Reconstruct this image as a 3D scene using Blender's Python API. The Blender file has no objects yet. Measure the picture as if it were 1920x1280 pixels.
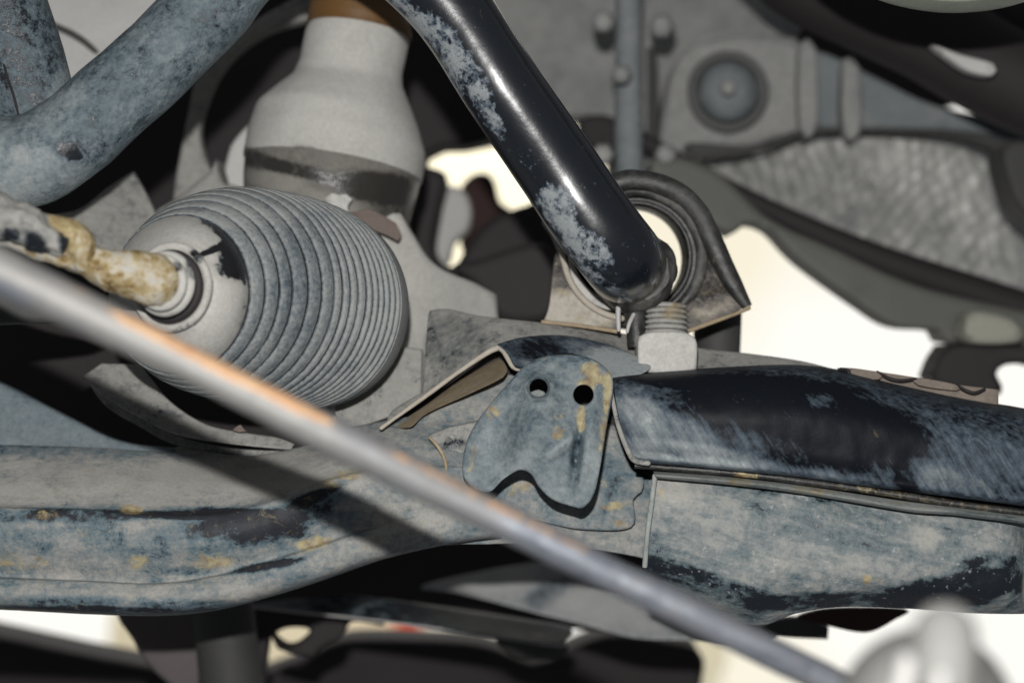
import bpy, bmesh, math, random
import numpy as np
from mathutils import Vector, noise
from mathutils.geometry import delaunay_2d_cdt
random.seed(7)
SC = bpy.context.scene
COL = SC.collection
K = 0.45 / 1920.0            # tangent per photo pixel

# ------------------------------------------------------------------ camera, world, lights
cd = bpy.data.cameras.new('camera')
cam = bpy.data.objects.new('camera', cd); COL.objects.link(cam)
cam.rotation_euler = (math.radians(90), 0, 0)
cd.sensor_width = 36; cd.lens = 80
cd.clip_start = 0.05; cd.clip_end = 60
cd.dof.use_dof = True; cd.dof.focus_distance = 0.985; cd.dof.aperture_fstop = 5.6
SC.camera = cam
w = bpy.data.worlds.new('World'); SC.world = w; w.use_nodes = True
w.node_tree.nodes['Background'].inputs[0].default_value = (0.60, 0.62, 0.66, 1)
w.node_tree.nodes['Background'].inputs[1].default_value = 0.16
SC.view_settings.view_transform = 'Standard'; SC.view_settings.look = 'None'
SC.view_settings.exposure = 0; SC.view_settings.gamma = 1
# the flash on top of the camera that lights the photograph
ld = bpy.data.lights.new('flash', 'AREA'); ld.shape = 'RECTANGLE'; ld.size = 0.016; ld.size_y = 0.010
ld.energy = 10.4; ld.color = (1.0, 0.985, 0.96)
fl = bpy.data.objects.new('flash', ld); COL.objects.link(fl)
fl.location = (-0.012, 0.0, 0.088); fl.rotation_euler = (math.radians(85), 0, 0)
# unseen lamp added to light the cream panels beyond the car
l2 = bpy.data.lights.new('panel_fill_lamp', 'AREA'); l2.shape = 'RECTANGLE'; l2.size = 2.4; l2.size_y = 0.8; l2.energy = 85; l2.color = (1, 0.98, 0.95)
dl = bpy.data.objects.new('panel_fill_lamp', l2); COL.objects.link(dl)
dl.location = (0, 2.5, 1.6); dl.rotation_euler = (math.radians(48), 0, 0)
SC.cycles.max_bounces = 6
SC.cycles.use_denoising = True

# ------------------------------------------------------------------ geometry helpers
def W(px, py, d):
    return Vector(((px - 960) * K * d, d, (640 - py) * K * d))

def noise2(P, scale, amp, seed=0.0):
    return np.array([noise.fractal(Vector((p[0] * scale + seed, p[1] * scale, p[2] * scale)), 0.9, 2.1, 4) for p in P]) * amp

def smooth(pts, closed=True, step=8.0):
    """Catmull-Rom through pts; a point with a trailing 's' is a sharp corner."""
    P = [np.array([float(c) for c in p if c != 's']) for p in pts]
    S = [p[-1] == 's' for p in pts]
    n = len(P); out = []
    rng = range(n) if closed else range(n - 1)
    for i in rng:
        p1, p2 = P[i], P[(i + 1) % n]
        p0 = p1 if (S[i] or (not closed and i == 0)) else P[i - 1]
        p3 = p2 if (S[(i + 1) % n] or (not closed and i == n - 2)) else P[(i + 2) % n]
        L = np.linalg.norm((p2 - p1)[:2]); m = max(1, int(round(L / step)))
        a = 0.5
        for j in range(m):
            t = j / m
            m1 = (p2 - p0) * a; m2 = (p3 - p1) * a
            h = (2*t**3 - 3*t**2 + 1) * p1 + (t**3 - 2*t**2 + t) * m1 + (-2*t**3 + 3*t**2) * p2 + (t**3 - t**2) * m2
            out.append(h)
    if not closed: out.append(P[-1])
    return np.array(out)

def inside(poly, Q):
    x, y = Q[:, 0], Q[:, 1]; c = np.zeros(len(Q), bool)
    a = poly; b = np.roll(poly, -1, 0)
    for (x1, y1), (x2, y2) in zip(a, b):
        if y1 == y2: continue
        m = ((y1 > y) != (y2 > y)) & (x < (x2 - x1) * (y - y1) / (y2 - y1) + x1)
        c ^= m
    return c

def bdist(polys, Q):
    D = np.full(len(Q), 1e9)
    for poly in polys:
        a = poly; b = np.roll(poly, -1, 0)
        for p, q in zip(a, b):
            v = q - p; L = v @ v
            if L < 1e-9: continue
            t = np.clip(((Q - p) @ v) / L, 0, 1)
            D = np.minimum(D, np.hypot(*(Q - (p + t[:, None] * v)).T))
    return D

def tps(ctrl):
    """smooth depth field through (px, py, depth) control points"""
    C = np.array(ctrl, float); n = len(C)
    if n < 3:
        return lambda Q: np.full(len(Q), C[:, 2].mean())
    s = 500.0; A = C[:, :2] / s
    def U(r2): return 0.5 * r2 * np.log(r2 + 1e-12)
    R = ((A[:, None] - A[None]) ** 2).sum(-1)
    M = np.zeros((n + 3, n + 3)); M[:n, :n] = U(R) + np.eye(n) * 1e-4
    M[:n, n] = 1; M[:n, n+1:] = A; M[n, :n] = 1; M[n+1:, :n] = A.T
    sol = np.linalg.lstsq(M, np.concatenate([C[:, 2], [0, 0, 0]]), rcond=None)[0]
    def f(Q):
        B = Q / s
        return U(((B[:, None] - A[None]) ** 2).sum(-1)) @ sol[:n] + sol[n] + B @ sol[n+1:]
    return f

def blobs(Q, L):
    """sum of soft ellipses (cx, cy, rx, ry, angle_deg, amount)"""
    v = np.zeros(len(Q))
    for cx, cy, rx, ry, an, am in L:
        t = math.radians(an); dx = Q[:, 0] - cx; dy = Q[:, 1] - cy
        u = (dx * math.cos(t) + dy * math.sin(t)) / rx; w_ = (-dx * math.sin(t) + dy * math.cos(t)) / ry
        r = np.sqrt(u*u + w_*w_)
        s = np.clip((1.35 - r) / 0.7, 0, 1)
        v += am * s * s * (3 - 2 * s)
    return v

def thing(name, label, cat, loc, group=None, kind=None):
    o = bpy.data.objects.new(name, None); COL.objects.link(o)
    o.location = loc; o.empty_display_size = 0.02
    o['label'] = label; o['category'] = cat
    if group: o['group'] = group
    return o

def tag(o, label, cat, group=None):
    o['label'] = label; o['category'] = cat
    if group: o['group'] = group
    return o

def root_of(o):
    v = Vector((0, 0, 0))
    while o is not None:
        v += Vector(o.location); o = o.parent
    return v

def link(name, verts, faces, mat, parent=None, wear=None, rust=None, sharp=38, label=None, smoothed=True):
    V_ = np.array([tuple(v) for v in verts], float)
    # photo-space position of every vertex, used only to place dirt, rust and shade patches
    Q = np.stack([V_[:, 0] / V_[:, 1] / K + 960, 640 - V_[:, 2] / V_[:, 1] / K], 1)
    base = np.array(root_of(parent)) if parent is not None else V_.mean(0)
    me = bpy.data.meshes.new(name)
    me.from_pydata((V_ - base).tolist(), [], [tuple(int(i) for i in f) for f in faces])
    bm = bmesh.new(); bm.from_mesh(me)
    bmesh.ops.recalc_face_normals(bm, faces=bm.faces)
    ca = math.radians(sharp)
    for e in bm.edges:
        if len(e.link_faces) == 2 and e.calc_face_angle(0) > ca: e.smooth = False
    for f in bm.faces: f.smooth = smoothed
    bm.to_mesh(me); bm.free()
    if wear:
        a = me.attributes.new('wear', 'FLOAT', 'POINT'); a.data.foreach_set('value', blobs(Q, wear).astype(np.float32))
    if rust:
        a = me.attributes.new('rust', 'FLOAT', 'POINT'); a.data.foreach_set('value', blobs(Q, rust).astype(np.float32))
    me.materials.append(mat)
    o = bpy.data.objects.new(name, me); COL.objects.link(o)
    if parent is not None: o.parent = parent
    else: o.location = Vector(base)
    if label: o['label'] = label
    return o

def plate(name, mat, outline, depth, thick=0.003, rnd=5, holes=(), step=10, parent=None, relief=None,
          rough=0.0006, wear=None, rust=None, label=None, sharp=38, back=0.0, rs=40):
    """sheet or casting from an outline: real depth, thickness, rounded rim and dents"""
    o_ = smooth(outline, True, step)[:, :2]
    H = [smooth(h, True, min(step, 4))[:, :2] for h in holes]
    polys = [o_] + H
    mn, mx = o_.min(0), o_.max(0)
    gx, gy = np.meshgrid(np.arange(mn[0], mx[0], step), np.arange(mn[1], mx[1], step * 0.87))
    gx[1::2] += step / 2
    G = np.stack([gx.ravel(), gy.ravel()], 1)
    G = G[inside(o_, G)]
    for h in H: G = G[~inside(h, G)]
    if rnd > 0:
        ring = []
        for poly in polys:
            n_ = np.roll(poly, -1, 0) - np.roll(poly, 1, 0)
            n_ = np.stack([-n_[:, 1], n_[:, 0]], 1) / (np.linalg.norm(n_, axis=1)[:, None] + 1e-9)
            for f in (0.12, 0.4, 0.8, 1.15):
                for sgn in (-1, 1):
                    q = poly + n_ * rnd * f * sgn
                    ok = inside(o_, q)
                    for h in H: ok &= ~inside(h, q)
                    q = q[ok]
                    if len(q): q = q[bdist(polys, q) > rnd * f * 0.93]
                    ring.append(q)
        ring = np.concatenate(ring)
        G = G[bdist(polys, G) > rnd * 1.25 + step * 0.3] if len(G) else G
        G = np.concatenate([G, ring])
    else:
        G = G[bdist(polys, G) > step * 0.4]
    allp = np.concatenate(polys + [G]); edges = []; s = 0
    for poly in polys:
        n = len(poly); edges += [(s + i, s + (i + 1) % n) for i in range(n)]; s += n
    r = delaunay_2d_cdt([Vector((p[0], p[1])) for p in allp], edges, [], 0, 0.05)
    P = np.array([tuple(v) for v in r[0]]); T = [tuple(f) for f in r[2]]
    cen = np.array([P[list(t)].mean(0) for t in T])
    ok = inside(o_, cen)
    for h in H: ok &= ~inside(h, cen)
    T = [t for t, k_ in zip(T, ok) if k_]
    used = sorted({i for t in T for i in t}); mp = {i: j for j, i in enumerate(used)}
    P = P[used]; T = [tuple(mp[i] for i in t) for t in T]
    if callable(depth): D = depth(P)
    elif isinstance(depth, (list, tuple)): D = tps(depth)(P)
    else: D = np.full(len(P), float(depth))
    if rnd > 0:
        sd = np.clip(bdist(polys, P) / rnd, 0, 1)
        D = D + rnd * K * D * (1 - np.sqrt(np.clip(1 - (1 - sd) ** 2, 0, 1))) * 0.9
    if relief is not None: D = D - relief(P)
    F = np.stack([(P[:, 0] - 960) * K * D, D, (640 - P[:, 1]) * K * D], 1)
    if rough > 0: F[:, 1] += noise2(F, rs, rough, len(name))
    n = len(P)
    B = F.copy(); B[:, 1] += thick; 
    if back: 
        c = F.mean(0); B[:, [0, 2]] = c[[0, 2]] + (F[:, [0, 2]] - c[[0, 2]]) * (1 - back)
    from collections import Counter
    ec = Counter(); od = {}
    for t in T:
        for a, b in zip(t, t[1:] + t[:1]):
            ec[frozenset((a, b))] += 1; od[frozenset((a, b))] = (a, b)
    faces = list(T) + [tuple(i + n for i in reversed(t)) for t in T]
    for e, c in ec.items():
        if c == 1:
            a, b = od[e]; faces.append((b, a, a + n, b + n))
    return link(name, np.concatenate([F, B]), faces, mat, parent, wear, rust, sharp, label)

def frames(C):
    T = np.gradient(C, axis=0); T /= np.linalg.norm(T, axis=1)[:, None]
    up = np.array([0, -1.0, 0]) if abs(T[0][1]) < 0.9 else np.array([1.0, 0, 0])
    N = []; u = up - T[0] * (up @ T[0]); u /= np.linalg.norm(u); N.append(u)
    for i in range(1, len(C)):
        u = N[-1] - T[i] * (N[-1] @ T[i]); u /= np.linalg.norm(u); N.append(u)
    N = np.array(N); return T, N, np.cross(T, N)

def tube(name, mat, pts, nseg=48, step=10, cap0='flat', cap1='flat', parent=None, rough=0.0, smoothp=True,
         wear=None, rust=None, label=None, squash=None, rs=40, sharp=38):
    """swept round bar through (px, py, depth, radius_px)"""
    A = smooth(pts, False, step) if smoothp else np.array(pts, float)
    C = np.array([tuple(W(*p[:3])) for p in A]); R = A[:, 3] * K * A[:, 2]
    T, N, B = frames(C)
    rows = []
    def add(c, r, i):
        rows.append([c + (N[i] * math.cos(a) + B[i] * math.sin(a) * (squash or 1)) * r for a in np.linspace(0, 2 * math.pi, nseg, endpoint=False)])
    if cap0 == 'round':
        for q in (80, 60, 40, 20): add(C[0] - T[0] * R[0] * math.sin(math.radians(q)), R[0] * math.cos(math.radians(q)), 0)
    for i in range(len(C)): add(C[i], R[i], i)
    if cap1 == 'round':
        for q in (20, 40, 60, 80): add(C[-1] + T[-1] * R[-1] * math.sin(math.radians(q)), R[-1] * math.cos(math.radians(q)), len(C) - 1)
    V_ = np.array(rows).reshape(-1, 3)
    if rough > 0:
        cc = np.repeat(np.array([np.mean(r, 0) for r in rows]), nseg, 0)
        d = V_ - cc; d /= np.linalg.norm(d, axis=1)[:, None] + 1e-9
        V_ = V_ + d * noise2(V_, rs, rough, 3.1)[:, None]
    faces = []
    m = len(rows)
    for i in range(m - 1):
        for j in range(nseg):
            k_ = (j + 1) % nseg
            faces.append((i * nseg + j, i * nseg + k_, (i + 1) * nseg + k_, (i + 1) * nseg + j))
    faces.append(tuple(range(nseg))[::-1]); faces.append(tuple((m - 1) * nseg + j for j in range(nseg)))
    return link(name, V_, faces, mat, parent, wear, rust, sharp, label)

def rings(name, mat, R_, nseg=96, parent=None, rough=0.0, wear=None, rust=None, label=None, cap0=True, cap1=True, sharp=50, rs=60, row_shade=None):
    """surface through circles (centre Vector, normal Vector, radius)"""
    rows = []
    for c, nrm, r in R_:
        n_ = np.array(nrm, float); n_ /= np.linalg.norm(n_)
        u = np.array([0, 0, 1.0]); u -= n_ * (u @ n_); u /= np.linalg.norm(u); v = np.cross(n_, u)
        rows.append([np.array(c) + (u * math.cos(a) + v * math.sin(a)) * r for a in np.linspace(0, 2 * math.pi, nseg, endpoint=False)])
    V_ = np.array(rows).reshape(-1, 3)
    if rough > 0: V_[:, 1] += noise2(V_, rs, rough, 1.7)
    faces = []; m = len(rows)
    for i in range(m - 1):
        for j in range(nseg):
            k_ = (j + 1) % nseg
            faces.append((i * nseg + j, i * nseg + k_, (i + 1) * nseg + k_, (i + 1) * nseg + j))
    if cap0: faces.append(tuple(range(nseg))[::-1])
    if cap1: faces.append(tuple((m - 1) * nseg + j for j in range(nseg)))
    o = link(name, V_, faces, mat, parent, wear, rust, sharp, label)
    if row_shade is not None:
        at = o.data.attributes.get('wear') or o.data.attributes.new('wear', 'FLOAT', 'POINT')
        b_ = np.zeros(len(V_), np.float32); at.data.foreach_get('value', b_)
        at.data.foreach_set('value', (b_ + np.repeat(np.array(row_shade), nseg)).astype(np.float32))  # row values add painted groove shade on top of the dirt values
    return o

def loft(name, mat, rows, nu=90, sub=6, thick=0.003, parent=None, rough=0.0005, wear=None, rust=None, label=None, rs=40, sharp=45):
    """pressed sheet through several long edges, each a list of (px, py, depth)"""
    L = []
    for r in rows:
        s = smooth(r, False, 6); q = np.concatenate([[0], np.cumsum(np.linalg.norm(np.diff(s[:, :2], axis=0), axis=1))]); q /= q[-1]
        t = np.linspace(0, 1, nu); L.append(np.stack([np.interp(t, q, s[:, i]) for i in range(3)], 1))
    L = np.array(L)
    out = []
    n = len(L)
    for i in range(n - 1):
        p1, p2 = L[i], L[i + 1]; p0 = L[i - 1] if i > 0 else p1; p3 = L[i + 2] if i < n - 2 else p2
        for j in range(sub):
            t = j / sub; m1 = (p2 - p0) * .5; m2 = (p3 - p1) * .5
            out.append((2*t**3 - 3*t**2 + 1) * p1 + (t**3 - 2*t**2 + t) * m1 + (-2*t**3 + 3*t**2) * p2 + (t**3 - t**2) * m2)
    out.append(L[-1]); G = np.array(out); m = len(G)
    D = G[..., 2]; F = np.stack([(G[..., 0] - 960) * K * D, D, (640 - G[..., 1]) * K * D], -1).reshape(-1, 3)
    if rough > 0: F[:, 1] += noise2(F, rs, rough, 5.5)
    N_ = len(F); B = F.copy(); B[:, 1] += thick
    faces = []
    for i in range(m - 1):
        for j in range(nu - 1):
            f = (i * nu + j, i * nu + j + 1, (i + 1) * nu + j + 1, (i + 1) * nu + j)
            faces.append(f); faces.append(tuple(x + N_ for x in f[::-1]))
    def rim(ids):
        for a, b in zip(ids[:-1], ids[1:]): faces.append((a, b, b + N_, a + N_))
    rim([j for j in range(nu)]); rim([(m - 1) * nu + j for j in range(nu)])
    rim([i * nu for i in range(m)]); rim([i * nu + nu - 1 for i in range(m)])
    return link(name, np.concatenate([F, B]), faces, mat, parent, wear, rust, sharp, label)

# ------------------------------------------------------------------ materials
def dusty(name, m=0.55, a1=0.5, a2=0.35, a3=0.0, ang=0, ratio=8, scale=55, fine=330, ss=260,
          paint=(0.012, 0.015, 0.02), thin=(0.10, 0.135, 0.155), dust=(0.31, 0.305, 0.285), light=None,
          rust_m=-0.25, rust_col=((0.24, 0.15, 0.06), (0.46, 0.39, 0.21)), r0=0.28, r1=0.85, bump=0.35, metal=0.0, steps=(0.30, 0.46, 0.78),
          speck=0.0, coat=0.0, vein=0.0, vs=150, spec=0.5):
    mt = bpy.data.materials.new(name); mt.use_nodes = True
    nt = mt.node_tree; N = nt.nodes; L = nt.links; N.clear()
    out = N.new('ShaderNodeOutputMaterial'); b = N.new('ShaderNodeBsdfPrincipled'); L.new(b.outputs[0], out.inputs[0])
    g = N.new('ShaderNodeNewGeometry')
    def nz(sc, det=5, rgh=0.6, vec=None, dist=0.0):
        n = N.new('ShaderNodeTexNoise'); n.inputs['Scale'].default_value = sc; n.inputs['Detail'].default_value = det
        n.inputs['Roughness'].default_value = rgh; n.inputs['Distortion'].default_value = dist
        L.new(vec or g.outputs['Position'], n.inputs['Vector']); return n.outputs['Fac']
    def mth(op, a, c=None, d=None):
        n = N.new('ShaderNodeMath'); n.operation = op
        for i, x in enumerate((a, c, d)):
            if x is None: continue
            if isinstance(x, (int, float)): n.inputs[i].default_value = x
            else: L.new(x, n.inputs[i])
        return n.outputs[0]
    def attr(nm):
        n = N.new('ShaderNodeAttribute'); n.attribute_name = nm; return n.outputs['Fac']
    def sm(x, lo, hi):
        n = N.new('ShaderNodeMapRange'); n.interpolation_type = 'SMOOTHSTEP'
        L.new(x, n.inputs[0]); n.inputs[1].default_value = lo; n.inputs[2].default_value = hi; return n.outputs[0]
    big = nz(scale, 7, 0.62, dist=0.6); fin = nz(fine, 6, 0.68)
    v = mth('MULTIPLY_ADD', mth('SUBTRACT', big, 0.5), a1 * 2, m)
    v = mth('MULTIPLY_ADD', mth('SUBTRACT', fin, 0.5), a2 * 2, v)
    st = None
    if a3:
        mp = N.new('ShaderNodeMapping'); mp.vector_type = 'POINT'
        L.new(g.outputs['Position'], mp.inputs[0])
        mp.inputs['Rotation'].default_value = (0, math.radians(-ang), 0)
        mp2 = N.new('ShaderNodeMapping'); L.new(mp.outputs[0], mp2.inputs[0]); mp2.inputs['Scale'].default_value = (1.0 / ratio, 1, 1)
        st = nz(ss, 5, 0.6, mp2.outputs[0], 0.4)
        v = mth('MULTIPLY_ADD', mth('SUBTRACT', st, 0.5), a3 * 2, v)
    v = mth('ADD', v, attr('wear'))
    if vein:      # fine dark scuffs and hairline scratches through the dust
        vm = g.outputs['Position']
        vn = nz(vs, 5, 0.62, vm, 1.6)
        ridge = mth('SUBTRACT', 1.0, sm(mth('ABSOLUTE', mth('SUBTRACT', vn, 0.5)), 0.0, 0.045))
        v = mth('SUBTRACT', v, mth('MULTIPLY', mth('MULTIPLY', ridge, sm(nz(scale * 1.7, 3, 0.5), 0.46, 0.60)), vein))
    cr = N.new('ShaderNodeValToRGB'); e = cr.color_ramp.elements
    light = light or tuple(min(1, c * 1.18) for c in dust)
    e[0].position = steps[0]; e[0].color = (*paint, 1)
    e[1].position = 1.0; e[1].color = (*light, 1)
    x = e.new(steps[1]); x.color = (*thin, 1); x = e.new(steps[2]); x.color = (*dust, 1)
    L.new(v, cr.inputs[0])
    # fine tonal mottling inside the dust
    hv = N.new('ShaderNodeHueSaturation'); L.new(cr.outputs[0], hv.inputs['Color'])
    L.new(mth('MULTIPLY_ADD', nz(fine * 2.2, 3, 0.7), 0.5, 0.75), hv.inputs['Value'])
    col = hv.outputs[0]
    # rust and yellow grime
    rn = nz(scale * 2.4, 8, 0.78, dist=1.0); ra = attr('rust')
    rm = mth('ADD', mth('MULTIPLY_ADD', mth('SUBTRACT', rn, 0.5), 1.7, mth('ADD', 0.5, rust_m)), mth('MULTIPLY', ra, 0.98))
    rmask = sm(rm, 0.46, 0.80)
    rc = N.new('ShaderNodeValToRGB'); rc.color_ramp.elements[0].color = (*rust_col[0], 1); rc.color_ramp.elements[1].color = (*rust_col[1], 1)
    rc.color_ramp.elements[0].position = 0.35; rc.color_ramp.elements[1].position = 0.6
    L.new(nz(scale * 4, 4), rc.inputs[0])
    mx = N.new('ShaderNodeMix'); mx.data_type = 'RGBA'
    L.new(mth('MULTIPLY', rmask, 0.78), mx.inputs[0]); L.new(col, mx.inputs[6]); L.new(rc.outputs[0], mx.inputs[7])
    col = mx.outputs[2]
    if speck:
        sp = sm(nz(fine * 1.3, 2, 0.5), 0.66, 0.72)
        m2 = N.new('ShaderNodeMix'); m2.data_type = 'RGBA'; L.new(mth('MULTIPLY', sp, speck), m2.inputs[0]); L.new(col, m2.inputs[6]); m2.inputs[7].default_value = (0.55, 0.56, 0.55, 1); col = m2.outputs[2]
    L.new(col, b.inputs['Base Color'])
    L.new(mth('MULTIPLY_ADD', sm(v, steps[0] - .05, steps[2]), r1 - r0, r0), b.inputs['Roughness'])
    b.inputs['Metallic'].default_value = metal; b.inputs['Specular IOR Level'].default_value = spec
    b.inputs['Coat Weight'].default_value = coat; b.inputs['Coat Roughness'].default_value = 0.12
    if bump:
        bp = N.new('ShaderNodeBump'); bp.inputs['Strength'].default_value = bump; bp.inputs['Distance'].default_value = 0.0012
        hgt = mth('MULTIPLY_ADD', sm(v, steps[0], steps[2]), 0.5, mth('MULTIPLY', fin, 0.7))
        L.new(hgt, bp.inputs['Height']); L.new(bp.outputs[0], b.inputs['Normal'])
    return mt

def plain(name, col, rough=0.8, var=0.35, scale=40, metal=0.0, bump=0.15):
    d = tuple(c * (1 - var) for c in col); l = tuple(min(1, c * (1 + var)) for c in col)
    return dusty(name, m=0.55, a1=0.45, a2=0.2, scale=scale, paint=d, thin=tuple(col), dust=tuple(col), light=l, r0=rough, r1=rough, bump=bump, metal=metal, rust_m=-0.6, steps=(0.2, 0.5, 0.7))

def emit(name, stops, strength=1.0):
    """the over-exposed daylight behind the car: white with soft cream patches"""
    mt = bpy.data.materials.new(name); mt.use_nodes = True; nt = mt.node_tree; N = nt.nodes; L = nt.links; N.clear()
    out = N.new('ShaderNodeOutputMaterial'); e = N.new('ShaderNodeEmission'); L.new(e.outputs[0], out.inputs[0])
    e.inputs[1].default_value = strength
    g = N.new('ShaderNodeNewGeometry'); n = N.new('ShaderNodeTexNoise'); n.inputs['Scale'].default_value = 2.2; n.inputs['Detail'].default_value = 1.5
    L.new(g.outputs['Position'], n.inputs['Vector']); cr = N.new('ShaderNodeValToRGB')
    cr.color_ramp.elements[0].position = 0.36; cr.color_ramp.elements[0].color = (0.93, 0.86, 0.68, 1)
    cr.color_ramp.elements[1].position = 0.52; cr.color_ramp.elements[1].color = (*stops, 1)
    L.new(n.outputs['Fac'], cr.inputs[0]); L.new(cr.outputs[0], e.inputs[0])
    return mt

def lit(name, c):
    mt = bpy.data.materials.new(name); mt.use_nodes = True; b = mt.node_tree.nodes['Principled BSDF']
    b.inputs['Base Color'].default_value = (*c, 1); b.inputs['Roughness'].default_value = 0.8
    return mt

M = {}
M['blue'] = dusty('blue_grey_dusty_paint', m=0.52, a1=0.34, a2=0.44, thin=(0.085, 0.118, 0.138), dust=(0.20, 0.23, 0.24), light=(0.27, 0.285, 0.285), fine=300, bump=0.6, vein=0.15, vs=210)
M['black'] = dusty('glossy_black_paint', m=0.0, a1=0.7, a2=1.1, a3=0.3, vein=0.4, vs=230, ang=35, ratio=4, paint=(0.008, 0.010, 0.014), thin=(0.05, 0.07, 0.095), dust=(0.22, 0.24, 0.25), r0=0.29, r1=0.7, bump=0.12, coat=0.6, steps=(0.34, 0.48, 0.78))
M['arm'] = dusty('weathered_arm_paint', m=0.66, a1=0.52, a2=0.32, a3=0.24, vein=0.12, ang=-5, ratio=5, thin=(0.10, 0.145, 0.17), dust=(0.285, 0.285, 0.27), light=(0.36, 0.35, 0.325), rust_m=-0.15, r0=0.55, spec=0.25, paint=(0.022, 0.024, 0.03))
M['grey'] = dusty('thick_grey_dust', m=0.84, a1=0.38, a2=0.40, a3=0.18, ang=-8, ratio=6, vein=0.3, thin=(0.12, 0.13, 0.13), dust=(0.28, 0.275, 0.255), rust_m=-0.2)
M['shell'] = dusty('brushed_dark_shell', m=0.40, a1=0.24, a2=0.22, a3=0.38, ang=58, ratio=12, steps=(0.26, 0.52, 0.98), ss=420, paint=(0.006, 0.0075, 0.011), thin=(0.07, 0.092, 0.115), dust=(0.26, 0.285, 0.29), r0=0.5, r1=0.85, bump=0.2, coat=0.0, spec=0.12)
M['shell2'] = dusty('smeared_blue_grey_shell', m=0.63, a1=0.50, a2=0.36, a3=0.42, ang=14, ratio=4, thin=(0.095, 0.13, 0.145), dust=(0.25, 0.262, 0.255), light=(0.33, 0.325, 0.30), paint=(0.012, 0.016, 0.022), speck=0.3, rust_m=-0.24, fine=330, r0=0.3, r1=0.75, bump=0.45)
M['rubber'] = dusty('dusty_ribbed_rubber', m=0.66, a1=0.26, a2=0.42, thin=(0.085, 0.11, 0.13), dust=(0.25, 0.26, 0.255), paint=(0.012, 0.014, 0.018), fine=480, bump=0.35, rust_m=-0.5, r0=0.5)
M['beige'] = dusty('beige_mud_film', m=0.98, a1=0.36, a2=0.42, thin=(0.08, 0.085, 0.09), dust=(0.36, 0.35, 0.32), light=(0.44, 0.43, 0.40), paint=(0.012, 0.012, 0.014), fine=300, rust_m=-0.5, bump=0.25, steps=(0.40, 0.46, 0.62))
M['boot'] = dusty('matte_grey_boot', m=0.92, a1=0.42, a2=0.3, thin=(0.16, 0.15, 0.135), dust=(0.40, 0.39, 0.365), light=(0.47, 0.46, 0.43), paint=(0.05, 0.042, 0.035), rust_m=-0.5, bump=0.1, scale=30, steps=(0.2, 0.42, 0.7))
M['tan'] = dusty('tan_dust', m=0.92, a1=0.25, a2=0.25, thin=(0.17, 0.15, 0.12), dust=(0.36, 0.32, 0.26), light=(0.42, 0.38, 0.32), rust_m=-0.1)
M['flange'] = dusty('dusty_flange_with_yellow_flakes', m=0.85, a1=0.4, a2=0.45, thin=(0.10, 0.13, 0.135), dust=(0.28, 0.30, 0.285), rust_m=-0.26)
M['slate'] = dusty('slate_blue_thin_dust', m=0.6, a1=0.25, a2=0.4, thin=(0.10, 0.135, 0.155), dust=(0.19, 0.22, 0.235))
M['bolt'] = dusty('pale_zinc_dust', m=0.95, a1=0.2, a2=0.3, thin=(0.2, 0.2, 0.19), dust=(0.40, 0.39, 0.37), light=(0.5, 0.49, 0.46), rust_m=-0.2)
M['ochre'] = dusty('ochre_primer', m=0.70, a1=0.35, a2=0.4, paint=(0.10, 0.06, 0.03), thin=(0.25, 0.185, 0.12), dust=(0.36, 0.29, 0.20), rust_m=0.02, light=(0.40, 0.38, 0.33))
M['yellow'] = dusty('yellow_corroded_rod', m=0.56, a1=1.1, a2=0.8, paint=(0.13, 0.075, 0.025), thin=(0.36, 0.27, 0.12), dust=(0.45, 0.40, 0.30), light=(0.42, 0.41, 0.38), rust_m=-0.10, scale=80, bump=0.7, steps=(0.2, 0.45, 0.75))
M['rodmetal'] = dusty('dull_steel_rod', m=0.80, a1=0.4, a2=0.15, a3=0.25, ang=27, ratio=6, paint=(0.05, 0.06, 0.08), thin=(0.19, 0.205, 0.235), dust=(0.20, 0.20, 0.20), light=(0.25, 0.245, 0.235), r0=0.27, r1=0.64, metal=0.45, rust_m=-0.35, bump=0.06, rust_col=((0.66, 0.33, 0.14), (0.78, 0.50, 0.28)), steps=(0.15, 0.40, 0.8))
M['knob'] = plain('scuffed_aluminium', (0.145, 0.145, 0.138), 0.6, 0.15, 20, metal=0.1, bump=0.05)
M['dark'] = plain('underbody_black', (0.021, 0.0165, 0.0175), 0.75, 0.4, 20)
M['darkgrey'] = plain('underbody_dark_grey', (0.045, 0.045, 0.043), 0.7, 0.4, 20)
M['black_rubber'] = dusty('black_rubber_bush', m=0.30, a1=0.25, a2=0.3, paint=(0.012, 0.012, 0.012), thin=(0.05, 0.05, 0.048), dust=(0.20, 0.195, 0.18), rust_m=-0.25, r0=0.4, steps=(0.2, 0.5, 0.9))
M['cast'] = dusty('cast_alloy', m=0.75, a1=0.3, a2=0.25, thin=(0.16, 0.17, 0.17), dust=(0.30, 0.30, 0.29), paint=(0.05, 0.05, 0.05), scale=25, fine=120, bump=0.3, rust_m=-0.5)
M['castblue'] = dusty('blue_painted_link', m=0.65, a1=0.35, a2=0.3, thin=(0.13, 0.155, 0.17), dust=(0.22, 0.235, 0.235), paint=(0.06, 0.07, 0.075), scale=30, fine=120, bump=0.3, rust_m=-0.4)
M['tank'] = dusty('embossed_dusty_muffler', m=0.72, a1=0.35, a2=0.35, thin=(0.20, 0.205, 0.20), dust=(0.44, 0.44, 0.42), light=(0.7, 0.69, 0.64), paint=(0.07, 0.07, 0.07), scale=18, fine=120, bump=0.5, r0=0.3, r1=0.36, rust_m=-0.5)
M['sleeve'] = dusty('grimy_brown_grey_sleeve', m=0.62, a1=0.5, a2=0.3, paint=(0.035, 0.032, 0.029), thin=(0.11, 0.102, 0.09), dust=(0.21, 0.20, 0.18), scale=30, rust_m=-0.5)
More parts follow.
